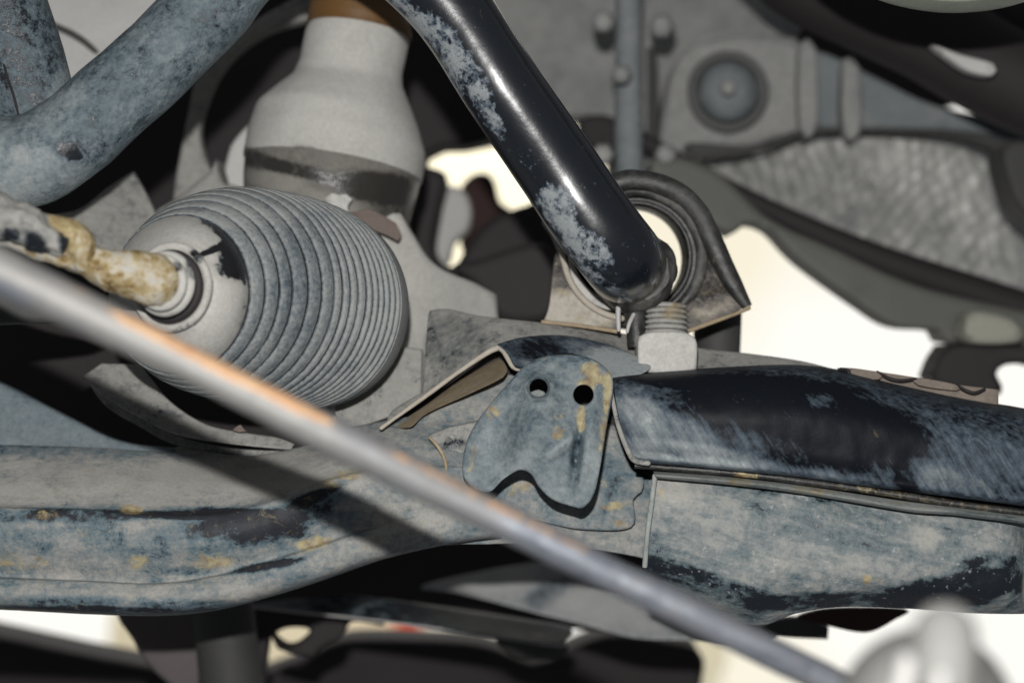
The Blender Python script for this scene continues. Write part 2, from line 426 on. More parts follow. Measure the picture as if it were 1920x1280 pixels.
M['mud'] = plain('pinkish_brown_mud', (0.16, 0.125, 0.11), 0.9, 0.35, 60)
M['bracket'] = dusty('bracket_grey_film', m=0.62, a1=0.46, a2=0.44, thin=(0.085, 0.12, 0.14), dust=(0.21, 0.24, 0.25), paint=(0.02, 0.03, 0.04), rust_m=-0.16, bump=0.45, fine=300)
M['foot'] = dusty('grimy_clamp_steel', m=0.52, a1=0.4, a2=0.4, paint=(0.03, 0.027, 0.024), thin=(0.09, 0.08, 0.07), dust=(0.34, 0.31, 0.26), light=(0.42, 0.39, 0.34), rust_m=-0.08, steps=(0.25, 0.5, 0.85))
M['pale'] = dusty('pale_dusty_brace', m=0.75, a1=0.35, a2=0.35, thin=(0.16, 0.19, 0.21), dust=(0.40, 0.41, 0.41), light=(0.46, 0.46, 0.45), paint=(0.04, 0.05, 0.06), rust_m=-0.4)
M['striprust'] = dusty('dull_brown_strip', m=0.62, a1=0.4, a2=0.4, paint=(0.04, 0.03, 0.025), thin=(0.13, 0.105, 0.085), dust=(0.21, 0.175, 0.145), rust_m=-0.3)
M['castdark'] = plain('dull_ring_metal', (0.09, 0.09, 0.088), 0.6, 0.4, 30)
M['nub'] = plain('pale_nub', (0.19, 0.188, 0.178), 0.7, 0.12, 20, metal=0.0, bump=0.05)
M['brown'] = plain('brown_grease', (0.14, 0.07, 0.02), 0.5, 0.5, 30)
M['redbrown'] = plain('red_brown_rust', (0.035, 0.014, 0.012), 0.8, 0.5, 25)
M['palemetal'] = plain('pale_metal', (0.42, 0.41, 0.40), 0.5, 0.2, 20)
M['lightsheet'] = plain('light_grey_sheet', (0.50, 0.49, 0.47), 0.7, 0.12, 15)

# ------------------------------------------------------------------ the setting: daylight beyond the car
def wall(name, mat, px0, py0, px1, py1, d, th=0.02):
    a, b_ = W(px0, py1, d), W(px1, py0, d)
    v = [(x, y, z) for y in (d, d + th) for x, z in ((a.x, a.z), (b_.x, a.z), (b_.x, b_.z), (a.x, b_.z))]
    return link(name, v, [(0, 1, 2, 3), (7, 6, 5, 4), (0, 4, 5, 1), (1, 5, 6, 2), (2, 6, 7, 3), (3, 7, 4, 0)], mat, smoothed=False)
bright_backdrop = wall('bright_backdrop', emit('daylight_white', (1.0, 0.985, 0.925), 1.03), -1200, -900, 3100, 2200, 4.0); bright_backdrop['kind'] = 'structure'  # glowing backdrop added to give the overexposed daylight in the gaps

# ------------------------------------------------------------------ dark bodies of the underside (far, out of focus)
L_ = thing('wheel_arch', 'black shadowed wheel arch behind the grey boot and the dusty bar', 'wheel arch', W(450, 300, 1.42))
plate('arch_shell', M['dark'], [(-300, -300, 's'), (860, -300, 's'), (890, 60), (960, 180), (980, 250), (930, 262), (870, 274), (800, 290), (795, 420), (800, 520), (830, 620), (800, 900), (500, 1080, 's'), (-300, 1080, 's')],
      [(-300, -300, 1.36), (400, 0, 1.42), (1100, 0, 1.42), (800, 500, 1.42), (-300, 900, 1.3), (700, 900, 1.42)], thick=0.05, rnd=14, step=40, parent=L_, rough=0.004, rs=12)  # near-black sheet put in to fill the deep shaded gaps
plate('arch_lip', M['grey'], [(330, 330, 's'), (352, 220), (375, 130), (430, 75), (520, 15), (640, -40), (640, 8), (585, 35), (500, 62), (430, 115), (392, 180), (375, 250), (395, 318), (420, 330), (330, 420)],
      1.22, thick=0.012, rnd=8, step=16, parent=L_)
plate('stay', M['lightsheet'], [(440, 262), (478, 235), (480, 350), (420, 350), (425, 300)], 1.20, thick=0.01, rnd=8, step=14, parent=L_)
p = plate('liner_panel', M['lightsheet'], [(40, -60, 's'), (360, -60, 's'), (330, 40), (240, 110), (120, 190, 's'), (85, 60)], [(50, -40, 1.2), (350, -40, 1.2), (120, 190, 1.17)], thick=0.004, rnd=6, step=16, rough=0.001)
tag(p, 'light grey sheet glimpsed between the two tubes in the top left corner', 'panel')
p.data.materials[0] = M['lightsheet']
s = tube('seam', M['darkgrey'], [(48, 30, 1.185, 5), (110, 52, 1.183, 6), (160, 80, 1.182, 6), (210, 130, 1.185, 4)], nseg=12, step=10)
s.parent = p; s.location = Vector(s.location) - Vector(p.location)

p = plate('shield_panel', M['grey'], [(250, 322, 's'), (275, 365), (297, 412, 's'), (272, 470), (190, 500), (60, 450), (90, 408), (150, 392), (205, 350)], [(250, 322, 1.13), (297, 412, 1.12), (80, 430, 1.09)], thick=0.004, rnd=4, step=12)
tag(p, 'pointed dull grey sheet tucked under the thick dusty bar, left of the ribbed boot', 'shield')
# the band between wheel arch and bellows
p = plate('strut_casting', M['grey'], [(286, 405), (330, 372), (395, 320), (405, 298), (420, 345), (450, 350), (460, 420), (300, 470)], 1.16, thick=0.03, rnd=12, step=14)
tag(p, 'blurred grey casting edge rising behind the upper rim of the ribbed boot', 'casting')

# ------------------------------------------------------------------ knuckle casting behind the bellows
K_ = thing('knuckle_casting', 'dusty beige casting standing behind the right side of the ribbed boot', 'casting', W(800, 700, 1.12))
plate('casting_face', M['beige'], [(735, 400), (768, 430), (800, 480), (835, 508), (885, 528), (930, 552, 's'), (934, 600, 's'), (860, 605), (806, 620), (800, 700), (800, 790, 's'), (620, 800, 's'), (640, 500)],
      [(735, 400, 1.11), (930, 560, 1.15), (800, 800, 1.07), (620, 800, 1.08), (640, 450, 1.12)], thick=0.03, rnd=10, step=14, parent=K_, rough=0.0012)
plate('casting_ledge', M['grey'], [(640, 700), (700, 650), (792, 655, 's'), (790, 735, 's'), (770, 765), (640, 800)], [(640, 700, 1.065), (792, 655, 1.075), (700, 780, 1.06)], thick=0.008, rnd=4, step=12, parent=K_)

# ------------------------------------------------------------------ grey bottle-shaped boot
G_ = thing('driveshaft_boot', 'matte grey bottle shaped rubber boot hanging behind the ribbed boot under a brown collar', 'rubber boot', W(625, 300, 1.14))
sil = [(-60, 592, 760), (-10, 586, 762), (42, 580, 762), (56, 572, 768), (80, 567, 768), (110, 562, 762), (140, 548, 755), (165, 515, 756), (195, 480, 768), (240, 464, 786), (290, 455, 800), (330, 452, 796), (380, 452, 784), (430, 455, 770), (500, 470, 752)]
def sil_rings(a, b, grow=0, n=60, dd=1.14):
    ys = np.array([s_[0] for s_ in sil], float); xl = np.array([s_[1] for s_ in sil], float); xr = np.array([s_[2] for s_ in sil], float)
    out = []
    for y in np.linspace(a, b, n):
        hw = (np.interp(y, ys, xr) - np.interp(y, ys, xl)) / 2 * 0.15
        l = np.interp(y - hw, ys, xl) - grow; r = np.interp(y + hw, ys, xr) + grow
        slope = 0.20
        c = W((l + r) / 2, y, dd); out.append((c, (0.15, 0.13, 1), (r - l) / 2 * K * dd * 1.0))
    return out
def smooth_r(L, k_=2):
    R = np.array([q[2] for q in L]); C = np.array([tuple(q[0]) for q in L])
    for _ in range(k_):
        R[1:-1] = (R[:-2] + 2 * R[1:-1] + R[2:]) / 4; C[1:-1] = (C[:-2] + 2 * C[1:-1] + C[2:]) / 4
    return [(Vector(c), L[i][1], r) for i, (c, r) in enumerate(zip(C, R))]
rings('boot_body', M['boot'], smooth_r(sil_rings(54, 318)), parent=G_, rough=0.0005, wear=[(480, 288, 60, 10, 14, -0.5), (580, 298, 42, 22, 20, -0.62), (700, 330, 80, 14, 3, -0.55), (690, 322, 20, 14, 0, -0.3), (640, 330, 60, 16, 8, -0.5), (530, 302, 60, 12, 14, -0.45)])
rings('lower_sleeve', M['sleeve'], smooth_r(sil_rings(296, 480, -3)), parent=G_, rough=0.0006, wear=[(480, 300, 60, 16, 14, -0.35), (560, 320, 60, 14, 12, -0.3), (700, 350, 100, 30, 4, -0.45), (740, 410, 40, 50, 0, -0.2), (520, 340, 60, 16, 10, 0.3), (620, 385, 60, 30, 15, 0.25)])
rings('collar', M['brown'], smooth_r(sil_rings(-70, 62, 5, 30)), parent=G_, label='brown greasy collar at the neck')
plate('clamp_tab', M['bolt'], [(608, 398, 's'), (614, 384), (610, 372, 's'), (622, 362), (636, 366, 's'), (648, 364), (660, 374, 's'), (652, 388), (656, 402, 's'), (640, 408), (630, 400, 's'), (618, 410)], 1.088, thick=0.006, rnd=2, step=5, parent=G_, rough=0.002, rs=150)
plate('mud_flake', M['mud'], [(645, 400, 's'), (668, 396), (690, 392, 's'), (715, 402), (742, 418, 's'), (752, 440), (746, 452, 's'), (722, 440), (700, 432, 's'), (672, 412)], 1.094, thick=0.004, rnd=2, step=5, parent=G_, rough=0.002, rs=120)

# ------------------------------------------------------------------ ribbed bellows
B_ = thing('bellows_boot', 'big ribbed rubber bellows with fine rings and pale dusty front cone', 'bellows', W(450, 560, 0.99))
ext = [473, 502, 529, 553, 583, 608, 631, 647, 661, 675, 691, 703, 714, 724, 735, 745, 754]
RR = [150, 162, 174, 184, 192, 197, 200, 201, 201, 200, 199, 198, 197, 196, 194.5, 192.5, 190.5]
cy = [552, 550, 549, 548, 548, 549, 551, 553, 555, 557, 559, 561, 563, 565, 568, 571, 574]
dp = [0.955, 0.961, 0.967, 0.973, 0.980, 0.986, 0.991, 0.995, 0.998, 1.001, 1.005, 1.008, 1.0108, 1.0135, 1.0165, 1.0195, 1.0225]
nb = (0.36, 0.93, -0.06)
R_ = []
rib_shade = []  # tone per row: grooves painted dark as shade in the folds
for i in range(len(ext) - 1):
    big = i < 6
    prof = [(0.0, -14, -0.9), (0.035, -5, -0.9), (0.06, 0.4, -0.15), (0.12, 1.6, 0.10), (0.28, 2.4, 0.02), (0.45, 2.6, 0), (0.62, 2.5, -0.03), (0.80, 2.1, 0.0), (0.90, 1.4, 0.06), (0.955, 0.2, 0), (0.985, -6, -0.9)]
    if not big: prof = [(0.0, -14, -0.9), (0.08, -3, -0.7), (0.16, 0.6, 0.0), (0.25, 1.6, 0.12), (0.5, 2.6, 0.03), (0.78, 1.8, 0.06), (0.9, -1, -0.3), (0.96, -8, -0.9)]
    for t, h, ww in prof:
        f = lambda A: A[i] + (A[i + 1] - A[i]) * t
        r = f(RR); x = f(ext) - 0.93 * r; d = f(dp)
        R_.append((W(x, f(cy), d - (0.0016 if big else 0.0008) * (max(h, 0) / 4)), nb, (r + h) * K * d)); rib_shade.append(ww)
for x, y, r, d in [(578, 574.5, 191.5, 1.0235), (584, 576, 190, 1.027), (590, 578, 188, 1.032), (597, 580, 184.5, 1.038), (602, 582, 180, 1.043), (604, 583, 174, 1.047), (600, 583, 150, 1.05)]:
    R_.append((W(x, y, d), nb, r * K * d)); rib_shade.append(0.05)
rings('ribs', M['rubber'], R_, nseg=160, parent=B_, rough=0.0007, sharp=34, wear=[(720, 600, 60, 160, 0, 0.12), (480, 380, 160, 40, -10, 0.12), (560, 540, 60, 120, 10, -0.06)], rs=30, cap0=False, row_shade=rib_shade)
C_ = []
for x, y, r, d in [(316, 536, 40, 0.915), (318, 537, 62, 0.920), (321, 539, 76, 0.926), (323, 540, 88, 0.932), (325, 543, 100, 0.9335), (330, 548, 130, 0.944), (333, 551, 146, 0.952), (333.5, 552, 150, 0.957), (335, 552, 147, 0.960)]:
    C_.append((W(x, y, d), nb, r * K * d))
rings('front_cone', M['beige'], C_, nseg=120, parent=B_, rough=0.0006, rs=50, wear=[(448, 478, 26, 70, -20, -0.62), (415, 430, 46, 15, 30, -0.75), (428, 500, 26, 30, 20, -0.5), (404, 466, 42, 6, -24, -0.9), (462, 590, 14, 40, 12, -0.4)])
# moulded line on the cone and the clip ring
def torus(name, mat, c, n_, R, r, parent, nseg=90, ns=14, **kw):
    n_ = np.array(n_, float); n_ /= np.linalg.norm(n_); L = []
    for j in range(ns + 1):
        a = 2 * math.pi * j / ns; L.append((np.array(c) + n_ * r * math.sin(a), n_, R + r * math.cos(a)))
    return rings(name, mat, L, nseg, parent, cap0=False, cap1=False, **kw)
kd = K * 0.925
torus('clamp_ring', M['beige'], W(322, 538, 0.925), nb, 77 * kd, 8 * kd, B_, rough=0.0007, wear=[(372, 480, 20, 14, 40, -0.5), (392, 560, 6, 30, 0, -0.3), (350, 610, 30, 6, -20, -0.4)])
torus('groove_ring', M['dark'], W(319, 537, 0.918), nb, 60 * kd, 9 * kd, B_)
torus('outer_collar', M['beige'], W(310, 532, 0.905), nb, 52 * kd, 9 * kd, B_, wear=[(360, 500, 16, 30, 0, -0.45), (300, 590, 40, 8, 0, -0.35)], rough=0.0006)
torus('outer_collar', M['beige'], W(303, 530, 0.897), nb, 44 * kd, 8 * kd, B_, rough=0.0008, rust=[(320, 520, 40, 50, 0, 0.4)], wear=[(330, 500, 14, 12, 0, -0.5)])
T_ = thing('tie_rod', 'yellow corroded tie rod running from the left edge into the ribbed boot', 'tie rod', W(150, 480, 0.89))
tube('shaft', M['yellow'], [(-80, 405, .885, 46), (20, 428, .886, 40), (90, 452, .888, 36), (150, 480, .890, 34), (200, 502, .892, 40), (250, 516, .894, 46), (296, 528, .897, 44)], cap1='round', parent=T_, rough=0.002, rs=70, nseg=56,
     wear=[(60, 440, 60, 40, 0, 0.25), (230, 495, 25, 20, 0, 0.3), (300, 525, 24, 40, 0, 0.15), (130, 465, 20, 40, 20, -0.35)], rust=[(280, 510, 60, 40, 0, 0.12)])
tube('joint_housing', M['grey'], [(-60, 380, .875, 46), (10, 415, .876, 40), (60, 428, .878, 34), (100, 455, .88, 26)], cap1='round', parent=T_, rough=0.0036, rs=85, wear=[(70, 470, 20, 40, -20, -0.6), (20, 440, 20, 12, 0, -0.6), (130, 480, 14, 50, -20, -0.6)])
tube('rust_ridge', M['yellow'], [(85, 420, .886, 20), (125, 432, .884, 26), (150, 455, .884, 27), (158, 492, .886, 20)], cap0='round', cap1='round', nseg=20, parent=T_, rough=0.001, rust=[(130, 440, 60, 60, 0, 0.3)])

# ------------------------------------------------------------------ stabiliser bar
S_ = thing('stabilizer_bar', 'thick bent steel bar, left leg dusty blue, right leg glossy black', 'stabilizer bar', W(600, -120, 0.98))
tube('bar', M['blue'], [(-120, 312, .965, 84), (-20, 308, .965, 88), (60, 300, .963, 86), (140, 252, .965, 82), (210, 190, .968, 80), (280, 128, .97, 79), (345, 62, .972, 79), (400, 5, .974, 79), (455, -60, .976, 78), (520, -112, .978, 77), (600, -130, .98, 76)],
     nseg=72, parent=S_, rough=0.0006, wear=[(130, 285, 24, 13, 25, -0.55), (50, 330, 120, 60, 0, 0.18), (20, 300, 60, 90, 0, 0.15), (10, 300, 10, 34, 10, -0.2), (110, 200, 80, 22, -35, 0.15), (460, -10, 50, 100, 0, -0.05)], rs=26)
tube('bar', M['black'], [(596, -130, .98, 76), (680, -118, .98, 76), (750, -75, .98, 76), (812, -20, .98, 76), (865, 45, .98, 76), (940, 162, .98, 76), (1037, 304, .985, 77), (1090, 384, .986, 78), (1134, 443, .988, 78), (1160, 476, .994, 78), (1172, 492, 1.010, 77), (1177, 499, 1.035, 76), (1180, 502, 1.075, 74), (1180, 503, 1.11, 72)],
     nseg=96, parent=S_, rough=0.0004, label='glossy black right leg of the bar', step=7,
     wear=[(745, 25, 60, 34, 40, 0.62), (820, 80, 70, 38, 48, 0.5), (875, 140, 55, 30, 52, 0.54), (915, 205, 56, 22, 62, 0.5), (935, 240, 28, 14, 60, 0.5), (800, 100, 120, 9, 50, 0.4), (1045, 388, 48, 32, 55, 0.8), (1100, 455, 66, 24, 38, 0.66), (1085, 478, 50, 18, 40, 0.35), (1125, 530, 60, 12, 30, 0.45), (1200, 545, 44, 9, -35, 0.5), (1230, 450, 8, 30, -20, 0.4)], rs=20)
tube('end_sleeve', M['black_rubber'], [(1186, 506, 1.016, 66), (1187, 508, 1.020, 76), (1188, 510, 1.030, 80), (1188, 510, 1.040, 79), (1188, 510, 1.055, 74)], nseg=64, smoothp=False, parent=S_, rough=0.0018, rs=60, wear=[(1215, 565, 40, 14, -30, 0.4), (1262, 500, 10, 40, 0, 0.4)])

P_ = tube('strut_tube', M['blue'], [(-60, -160, 1.0, 92), (-20, -40, 1.0, 90), (20, 70, 1.0, 88), (52, 170, 1.0, 84), (70, 260, 1.0, 82)], nseg=56, rough=0.0005, wear=[(40, 60, 200, 200, 0, -0.10), (110, 170, 22, 50, 30, 0.25)], rs=26)
tag(P_, 'dark blue grey tube coming down from the top left corner behind the dusty bar', 'tube')
s = tube('weld_seam', M['dark'], [(2, 95, .984, 2), (12, 140, .978, 2.4), (26, 180, .974, 2.4), (36, 222, .972, 2)], nseg=8, step=6)
s.parent = P_; s.location = Vector(s.location) - Vector(P_.location)

# ------------------------------------------------------------------ control arm, left
A_ = thing('control_arm', 'large curved pressed steel arm sweeping across the lower left, dusty with ochre flecks', 'control arm', W(500, 1000, 1.02))
arm_wear = [(150, 900, 420, 42, 2, 0.30), (520, 885, 170, 40, 3, 0.25), (460, 985, 130, 32, 2, -0.36), (560, 955, 100, 26, -22, -0.28), (120, 965, 220, 12, 0, -0.30), (380, 962, 140, 10, 0, -0.4), (200, 1020, 260, 30, 0, -0.10), (500, 1060, 70, 8, -10, -0.45), (350, 1070, 50, 8, 0, -0.2), (600, 925, 60, 10, -24, -0.45), (150, 1145, 200, 9, 1, -0.35), (300, 1110, 300, 16, 0, 0.12), (730, 960, 90, 50, -20, 0.12), (800, 985, 120, 30, -15, 0.1), (-20, 780, 200, 80, 20, -0.10), (250, 1130, 260, 12, 2, -0.2)]
arm_rust = [(250, 955, 22, 9, 0, 0.45), (260, 1052, 22, 14, 0, 0.35), (90, 965, 24, 10, 0, 0.2), (30, 1055, 60, 18, 0, 0.25), (400, 1055, 40, 14, -8, 0.36), (370, 1040, 20, 8, 0, 0.2), (590, 1018, 36, 12, -8, 0.4), (640, 895, 40, 14, -20, 0.3), (160, 995, 20, 10, 0, 0.2), (470, 1150, 30, 8, 0, 0.2), (700, 1010, 40, 30, 0, 0.12)]
loft('arm_shell', M['arm'], [
    [(-80, 832, 1.030), (150, 838, 1.030), (300, 848, 1.030), (430, 858, 1.028), (560, 838, 1.026), (650, 806, 1.024), (760, 782, 1.022), (890, 776, 1.022)],
    [(-80, 898, 1.005), (150, 900, 1.005), (300, 908, 1.005), (430, 905, 1.005), (560, 880, 1.005), (650, 845, 1.006), (760, 820, 1.008), (890, 815, 1.012)],
    [(-80, 944, .990), (150, 950, .990), (300, 958, .989), (420, 955, .989), (530, 925, .989), (640, 885, .992), (760, 868, .995), (900, 870, 1.0)],
    [(-80, 956, .984), (150, 962, .984), (300, 970, .983), (420, 966, .983), (535, 938, .983), (645, 898, .985), (765, 880, .99), (905, 880, .998)],
    [(-80, 1015, .982), (150, 1020, .982), (300, 1025, .981), (425, 1012, .981), (560, 970, .982), (680, 928, .984), (790, 915, .99), (915, 915, .996)],
    [(-80, 1072, .990), (150, 1080, .990), (300, 1085, .989), (430, 1066, .988), (580, 1018, .988), (700, 980, .988), (810, 955, .992), (920, 950, .998)],
    [(-80, 1084, .986), (150, 1092, .986), (300, 1097, .985), (430, 1078, .984), (590, 1030, .984), (710, 992, .985), (815, 968, .992), (925, 965, .998)],
    [(-80, 1115, .982), (150, 1124, .982), (300, 1128, .981), (430, 1110, .981), (590, 1062, .982), (720, 1022, .985), (830, 998, .992), (930, 988, .998)],
    [(-80, 1134, .990), (150, 1146, .990), (300, 1150, .990), (420, 1137, .990), (570, 1095, .990), (720, 1045, .992), (840, 1018, .998), (940, 1005, 1.002)],
    [(-80, 1138, 1.02), (150, 1150, 1.02), (300, 1154, 1.02), (420, 1141, 1.02), (570, 1099, 1.02), (720, 1048, 1.02), (840, 1020, 1.02), (940, 1008, 1.02)]],
    nu=190, sub=7, thick=0.003, parent=A_, rough=0.0012, wear=arm_wear, rust=arm_rust, rs=55)
plate('arm_back', M['dark'], [(560, 860), (760, 800), (900, 740), (960, 690), (1200, 690), (1250, 870), (1240, 1030), (1130, 1010), (900, 990), (700, 1020), (560, 1060)], 1.07, thick=0.01, rnd=5, step=24, parent=A_)
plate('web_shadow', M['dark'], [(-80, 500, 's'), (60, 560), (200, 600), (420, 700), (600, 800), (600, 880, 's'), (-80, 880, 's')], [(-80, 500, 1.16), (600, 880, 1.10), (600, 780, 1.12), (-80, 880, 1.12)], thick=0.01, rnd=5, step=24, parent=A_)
plate('upper_web', M['slate'], [(-80, 690, 's'), (0, 716), (130, 782), (240, 830), (420, 845), (560, 850), (560, 880), (300, 880), (-80, 880, 's')], [(-80, 690, 1.06), (-80, 870, 1.045), (560, 850, 1.04), (200, 800, 1.055)], thick=0.004, rnd=6, step=14, parent=A_, rough=0.001)
plate('rear_lip', M['grey'], [(330, 838), (420, 852), (500, 856), (548, 850), (650, 812), (760, 785), (800, 780), (800, 815), (650, 850), (480, 885), (340, 870)], [(330, 838, 1.05), (800, 780, 1.035), (500, 870, 1.03)], thick=0.004, rnd=4, step=12, parent=A_)
plate('arm_web', M['arm'], [(790, 790), (880, 770), (930, 738), (975, 770), (1050, 800), (1130, 800), (1160, 800), (1172, 860), (1225, 890), (1228, 960), (1215, 1048, 's'), (1140, 1034), (1000, 1018), (880, 1020), (800, 1010), (760, 900)],
      [(790, 790, 1.025), (1150, 700, 1.045), (1225, 960, 1.028), (880, 1010, 1.012), (1000, 860, 1.028), (1100, 1000, 1.018)], thick=0.004, rnd=5, step=12, parent=A_, rough=0.0015, wear=[(1100, 1000, 120, 40, 0, 0.12), (1150, 880, 50, 40, 0, -0.12), (1210, 920, 12, 40, 0, -0.1)], rust=[(980, 925, 40, 12, -10, 0.15)])
plate('gusset', M['arm'], [(905, 905), (985, 860), (1040, 805), (1140, 795), (1158, 810), (1176, 862), (1206, 896), (1203, 922), (1188, 936), (1184, 988), (1090, 992), (1000, 975), (920, 960)],
      [(905, 905, 1.018), (1140, 720, 1.035), (1184, 988, 1.014), (1100, 880, 1.017), (1000, 975, 1.012)], thick=0.004, rnd=5, step=10, parent=A_, rough=0.001, wear=[(1140, 890, 50, 40, 0, -0.12), (1150, 770, 20, 60, 0, 0.1)], rust=[(1150, 948, 30, 8, -12, 0.42), (1160, 982, 22, 6, 0, 0.35), (1075, 935, 30, 10, 0, 0.1), (970, 915, 30, 12, -20, 0.25)])
plate('torn_flange', M['grey'], [(804, 822), (830, 805), (868, 795), (905, 792), (890, 840), (868, 880), (838, 900), (834, 858)], [(804, 822, 1.0), (905, 792, 1.01), (838, 900, 1.0)], thick=0.006, rnd=6, step=7, parent=A_, rough=0.0022, rs=120, wear=[(845, 835, 30, 10, -15, -0.4)])
tube('flange_edge', M['ochre'], [(806, 820, .997, 3), (822, 838, .995, 3.4), (834, 862, .995, 3.4), (838, 892, .995, 3)], nseg=10, step=5, parent=A_, cap0='round', cap1='round')

Z_ = thing('splash_guard', 'grey curved sheet guard with layered edge lying under the ribbed boot', 'splash guard', W(350, 780, 1.05))
plate('guard_sheet', M['grey'], [(153, 707, 's'), (190, 681, 's'), (262, 683, 's'), (284, 712), (313, 747), (353, 778), (400, 800), (467, 812), (520, 820), (552, 832, 's'), (545, 843, 's'), (433, 832), (333, 815), (267, 785), (200, 746)],
      [(153, 707, 1.05), (262, 683, 1.06), (552, 832, 1.035), (300, 800, 1.035)], thick=0.0016, rnd=3, step=8, parent=Z_, rough=0.0009, rs=80, wear=[(320, 775, 30, 6, 12, -0.35)])
plate('lower_layer', M['grey'], [(165, 716, 's'), (215, 752), (280, 792), (345, 822), (433, 840), (548, 846, 's'), (540, 856, 's'), (430, 850), (330, 834), (262, 800), (200, 762)],
      [(165, 716, 1.058), (548, 846, 1.04), (300, 810, 1.05)], thick=0.0016, rnd=2, step=8, parent=Z_, wear=[(350, 830, 300, 40, 20, -0.15)])
plate('mud_crumb', M['mud'], [(436, 806, 's'), (444, 799), (451, 796, 's'), (456, 803), (462, 808, 's'), (448, 810)], 1.03, thick=0.003, rnd=1, step=4, parent=Z_)
p = plate('hose_end', M['darkgrey'], [(-80, 520), (60, 560), (170, 590), (120, 602), (40, 606), (-80, 600)], [(-80, 520, .93), (170, 590, .94), (-80, 600, .93)], thick=0.03, rnd=14, step=12)
tag(p, 'dark olive grey hose end at the left edge below the blurred rod', 'hose')

# ------------------------------------------------------------------ crossmember: top plate, channel, shells
X_ = thing('crossmember', 'box section crossmember on the right with brushed dark upper shell and speckled lower shell', 'crossmember', W(1500, 850, 1.02))
plate('top_plate', M['grey'], [(803, 590, 's'), (806, 582, 's'), (840, 579), (900, 592), (1000, 603), (1080, 612), (1180, 627), (1310, 652), (1400, 662), (1500, 676), (1572, 694, 's'), (1560, 720, 's'), (1300, 715), (1150, 712), (1000, 690), (940, 648, 's'), (880, 682), (800, 745), (722, 800, 's'), (735, 770), (792, 735, 's'), (798, 650)],
      [(803, 590, 1.06), (1180, 625, 1.06), (1572, 694, 1.045), (1150, 710, 1.015), (940, 655, 1.02), (722, 800, 1.01), (792, 735, 1.03)], thick=0.003, rnd=4, step=10, parent=X_, rough=0.0012,
      wear=[(850, 640, 70, 46, 0, -0.28), (810, 700, 50, 34, 0, -0.15), (1060, 640, 60, 10, 6, 0.1), (1300, 690, 100, 12, 0, -0.1)])
tube('channel_rim', M['tan'], [(715, 802, 1.004, 4), (790, 748, 1.006, 4), (870, 690, 1.008, 4.5), (925, 655, 1.010, 5), (942, 656, 1.008, 5), (952, 672, 1.004, 5), (962, 688, 1.002, 5), (975, 692, 1.0, 5), (990, 690, 1.0, 5), (1006, 676, 1.0, 4), (1030, 668, 1.0, 3)], nseg=14, step=6, parent=X_, cap0='round', cap1='round', rough=0.0003)
plate('rolled_edge', M['shell'], [(932, 645, 's'), (980, 632), (1050, 628), (1120, 640), (1180, 660), (1220, 690), (1150, 712), (1090, 668), (1040, 664), (1000, 676), (984, 690), (966, 688), (952, 664)],
      [(932, 645, 1.008), (1050, 628, 1.03), (1220, 690, 1.012), (984, 690, .998)], thick=0.004, rnd=5, step=8, parent=X_, rough=0.001, wear=[(1010, 655, 50, 18, 0, -0.15), (1110, 660, 50, 16, 15, 0.22), (1180, 690, 80, 34, 15, 0.65), (985, 680, 20, 6, 0, 0.3)])
plate('primer_strip', M['ochre'], [(735, 800, 's'), (800, 758), (870, 706), (925, 672), (948, 684), (944, 706), (880, 738), (800, 775), (770, 800)], [(735, 800, 1.02), (948, 684, 1.028), (800, 775, 1.012)], thick=0.003, rnd=3, step=8, parent=X_, rough=0.0006)
plate('inner_wall', M['arm'], [(770, 800), (820, 768), (900, 728), (948, 702), (975, 715), (950, 760), (890, 810), (840, 812), (790, 815)], [(770, 800, 1.015), (948, 702, 1.035), (890, 810, 1.015)], thick=0.003, rnd=3, step=9, parent=X_)
wear_up = [(1250, 800, 110, 30, 25, 0.26), (1300, 850, 130, 20, 8, 0.30), (1200, 780, 30, 70, -15, 0.18), (1480, 765, 210, 52, 8, -0.30), (1620, 825, 120, 58, 5, -0.30), (1500, 845, 60, 40, 20, -0.15), (1380, 720, 220, 14, 3, -0.3), (1500, 890, 120, 18, 8, 0.15), (1730, 885, 70, 26, 20, 0.2), (1850, 870, 110, 60, 20, 0.07), (1790, 900, 60, 20, 10, 0.1), (1540, 750, 40, 20, 30, 0.25), (1350, 870, 60, 12, 10, 0.2), (1700, 900, 18, 50, -25, -0.3), (1230, 856, 60, 8, 8, 0.3)]
loft('upper_shell', M['shell'], [
    [(1148, 702, 1.02), (1250, 695, 1.02), (1400, 686, 1.025), (1500, 684, 1.03), (1580, 694, 1.035), (1680, 718, 1.035), (1800, 744, 1.035), (1980, 775, 1.035)],
    [(1150, 715, .995), (1250, 708, .993), (1400, 699, .993), (1500, 698, .996), (1580, 710, .998), (1680, 735, .998), (1800, 760, .998), (1980, 790, .998)],
    [(1158, 770, .982), (1260, 765, .978), (1400, 760, .977), (1500, 760, .977), (1600, 775, .978), (1690, 795, .979), (1800, 815, .98), (1980, 838, .98)],
    [(1172, 828, .980), (1270, 830, .976), (1400, 833, .975), (1500, 840, .975), (1600, 855, .975), (1690, 868, .976), (1800, 882, .978), (1980, 900, .978)],
    [(1184, 856, .982), (1280, 864, .978), (1400, 874, .977), (1500, 884, .977), (1600, 897, .977), (1690, 908, .978), (1800, 922, .98), (1980, 944, .98)],
    [(1188, 866, .974), (1280, 873, .970), (1400, 884, .970), (1500, 894, .970), (1600, 908, .970), (1690, 919, .971), (1800, 933, .972), (1980, 955, .972)]],
    nu=170, sub=10, thick=0.004, parent=X_, rough=0.0012, wear=wear_up, rs=30)
plate('inner_web', M['dark'], [(1150, 720), (1500, 720), (1700, 745), (1990, 800), (1990, 1090), (1240, 1060), (1235, 900), (1170, 870)], 1.028, thick=0.006, rnd=4, step=30, parent=X_)
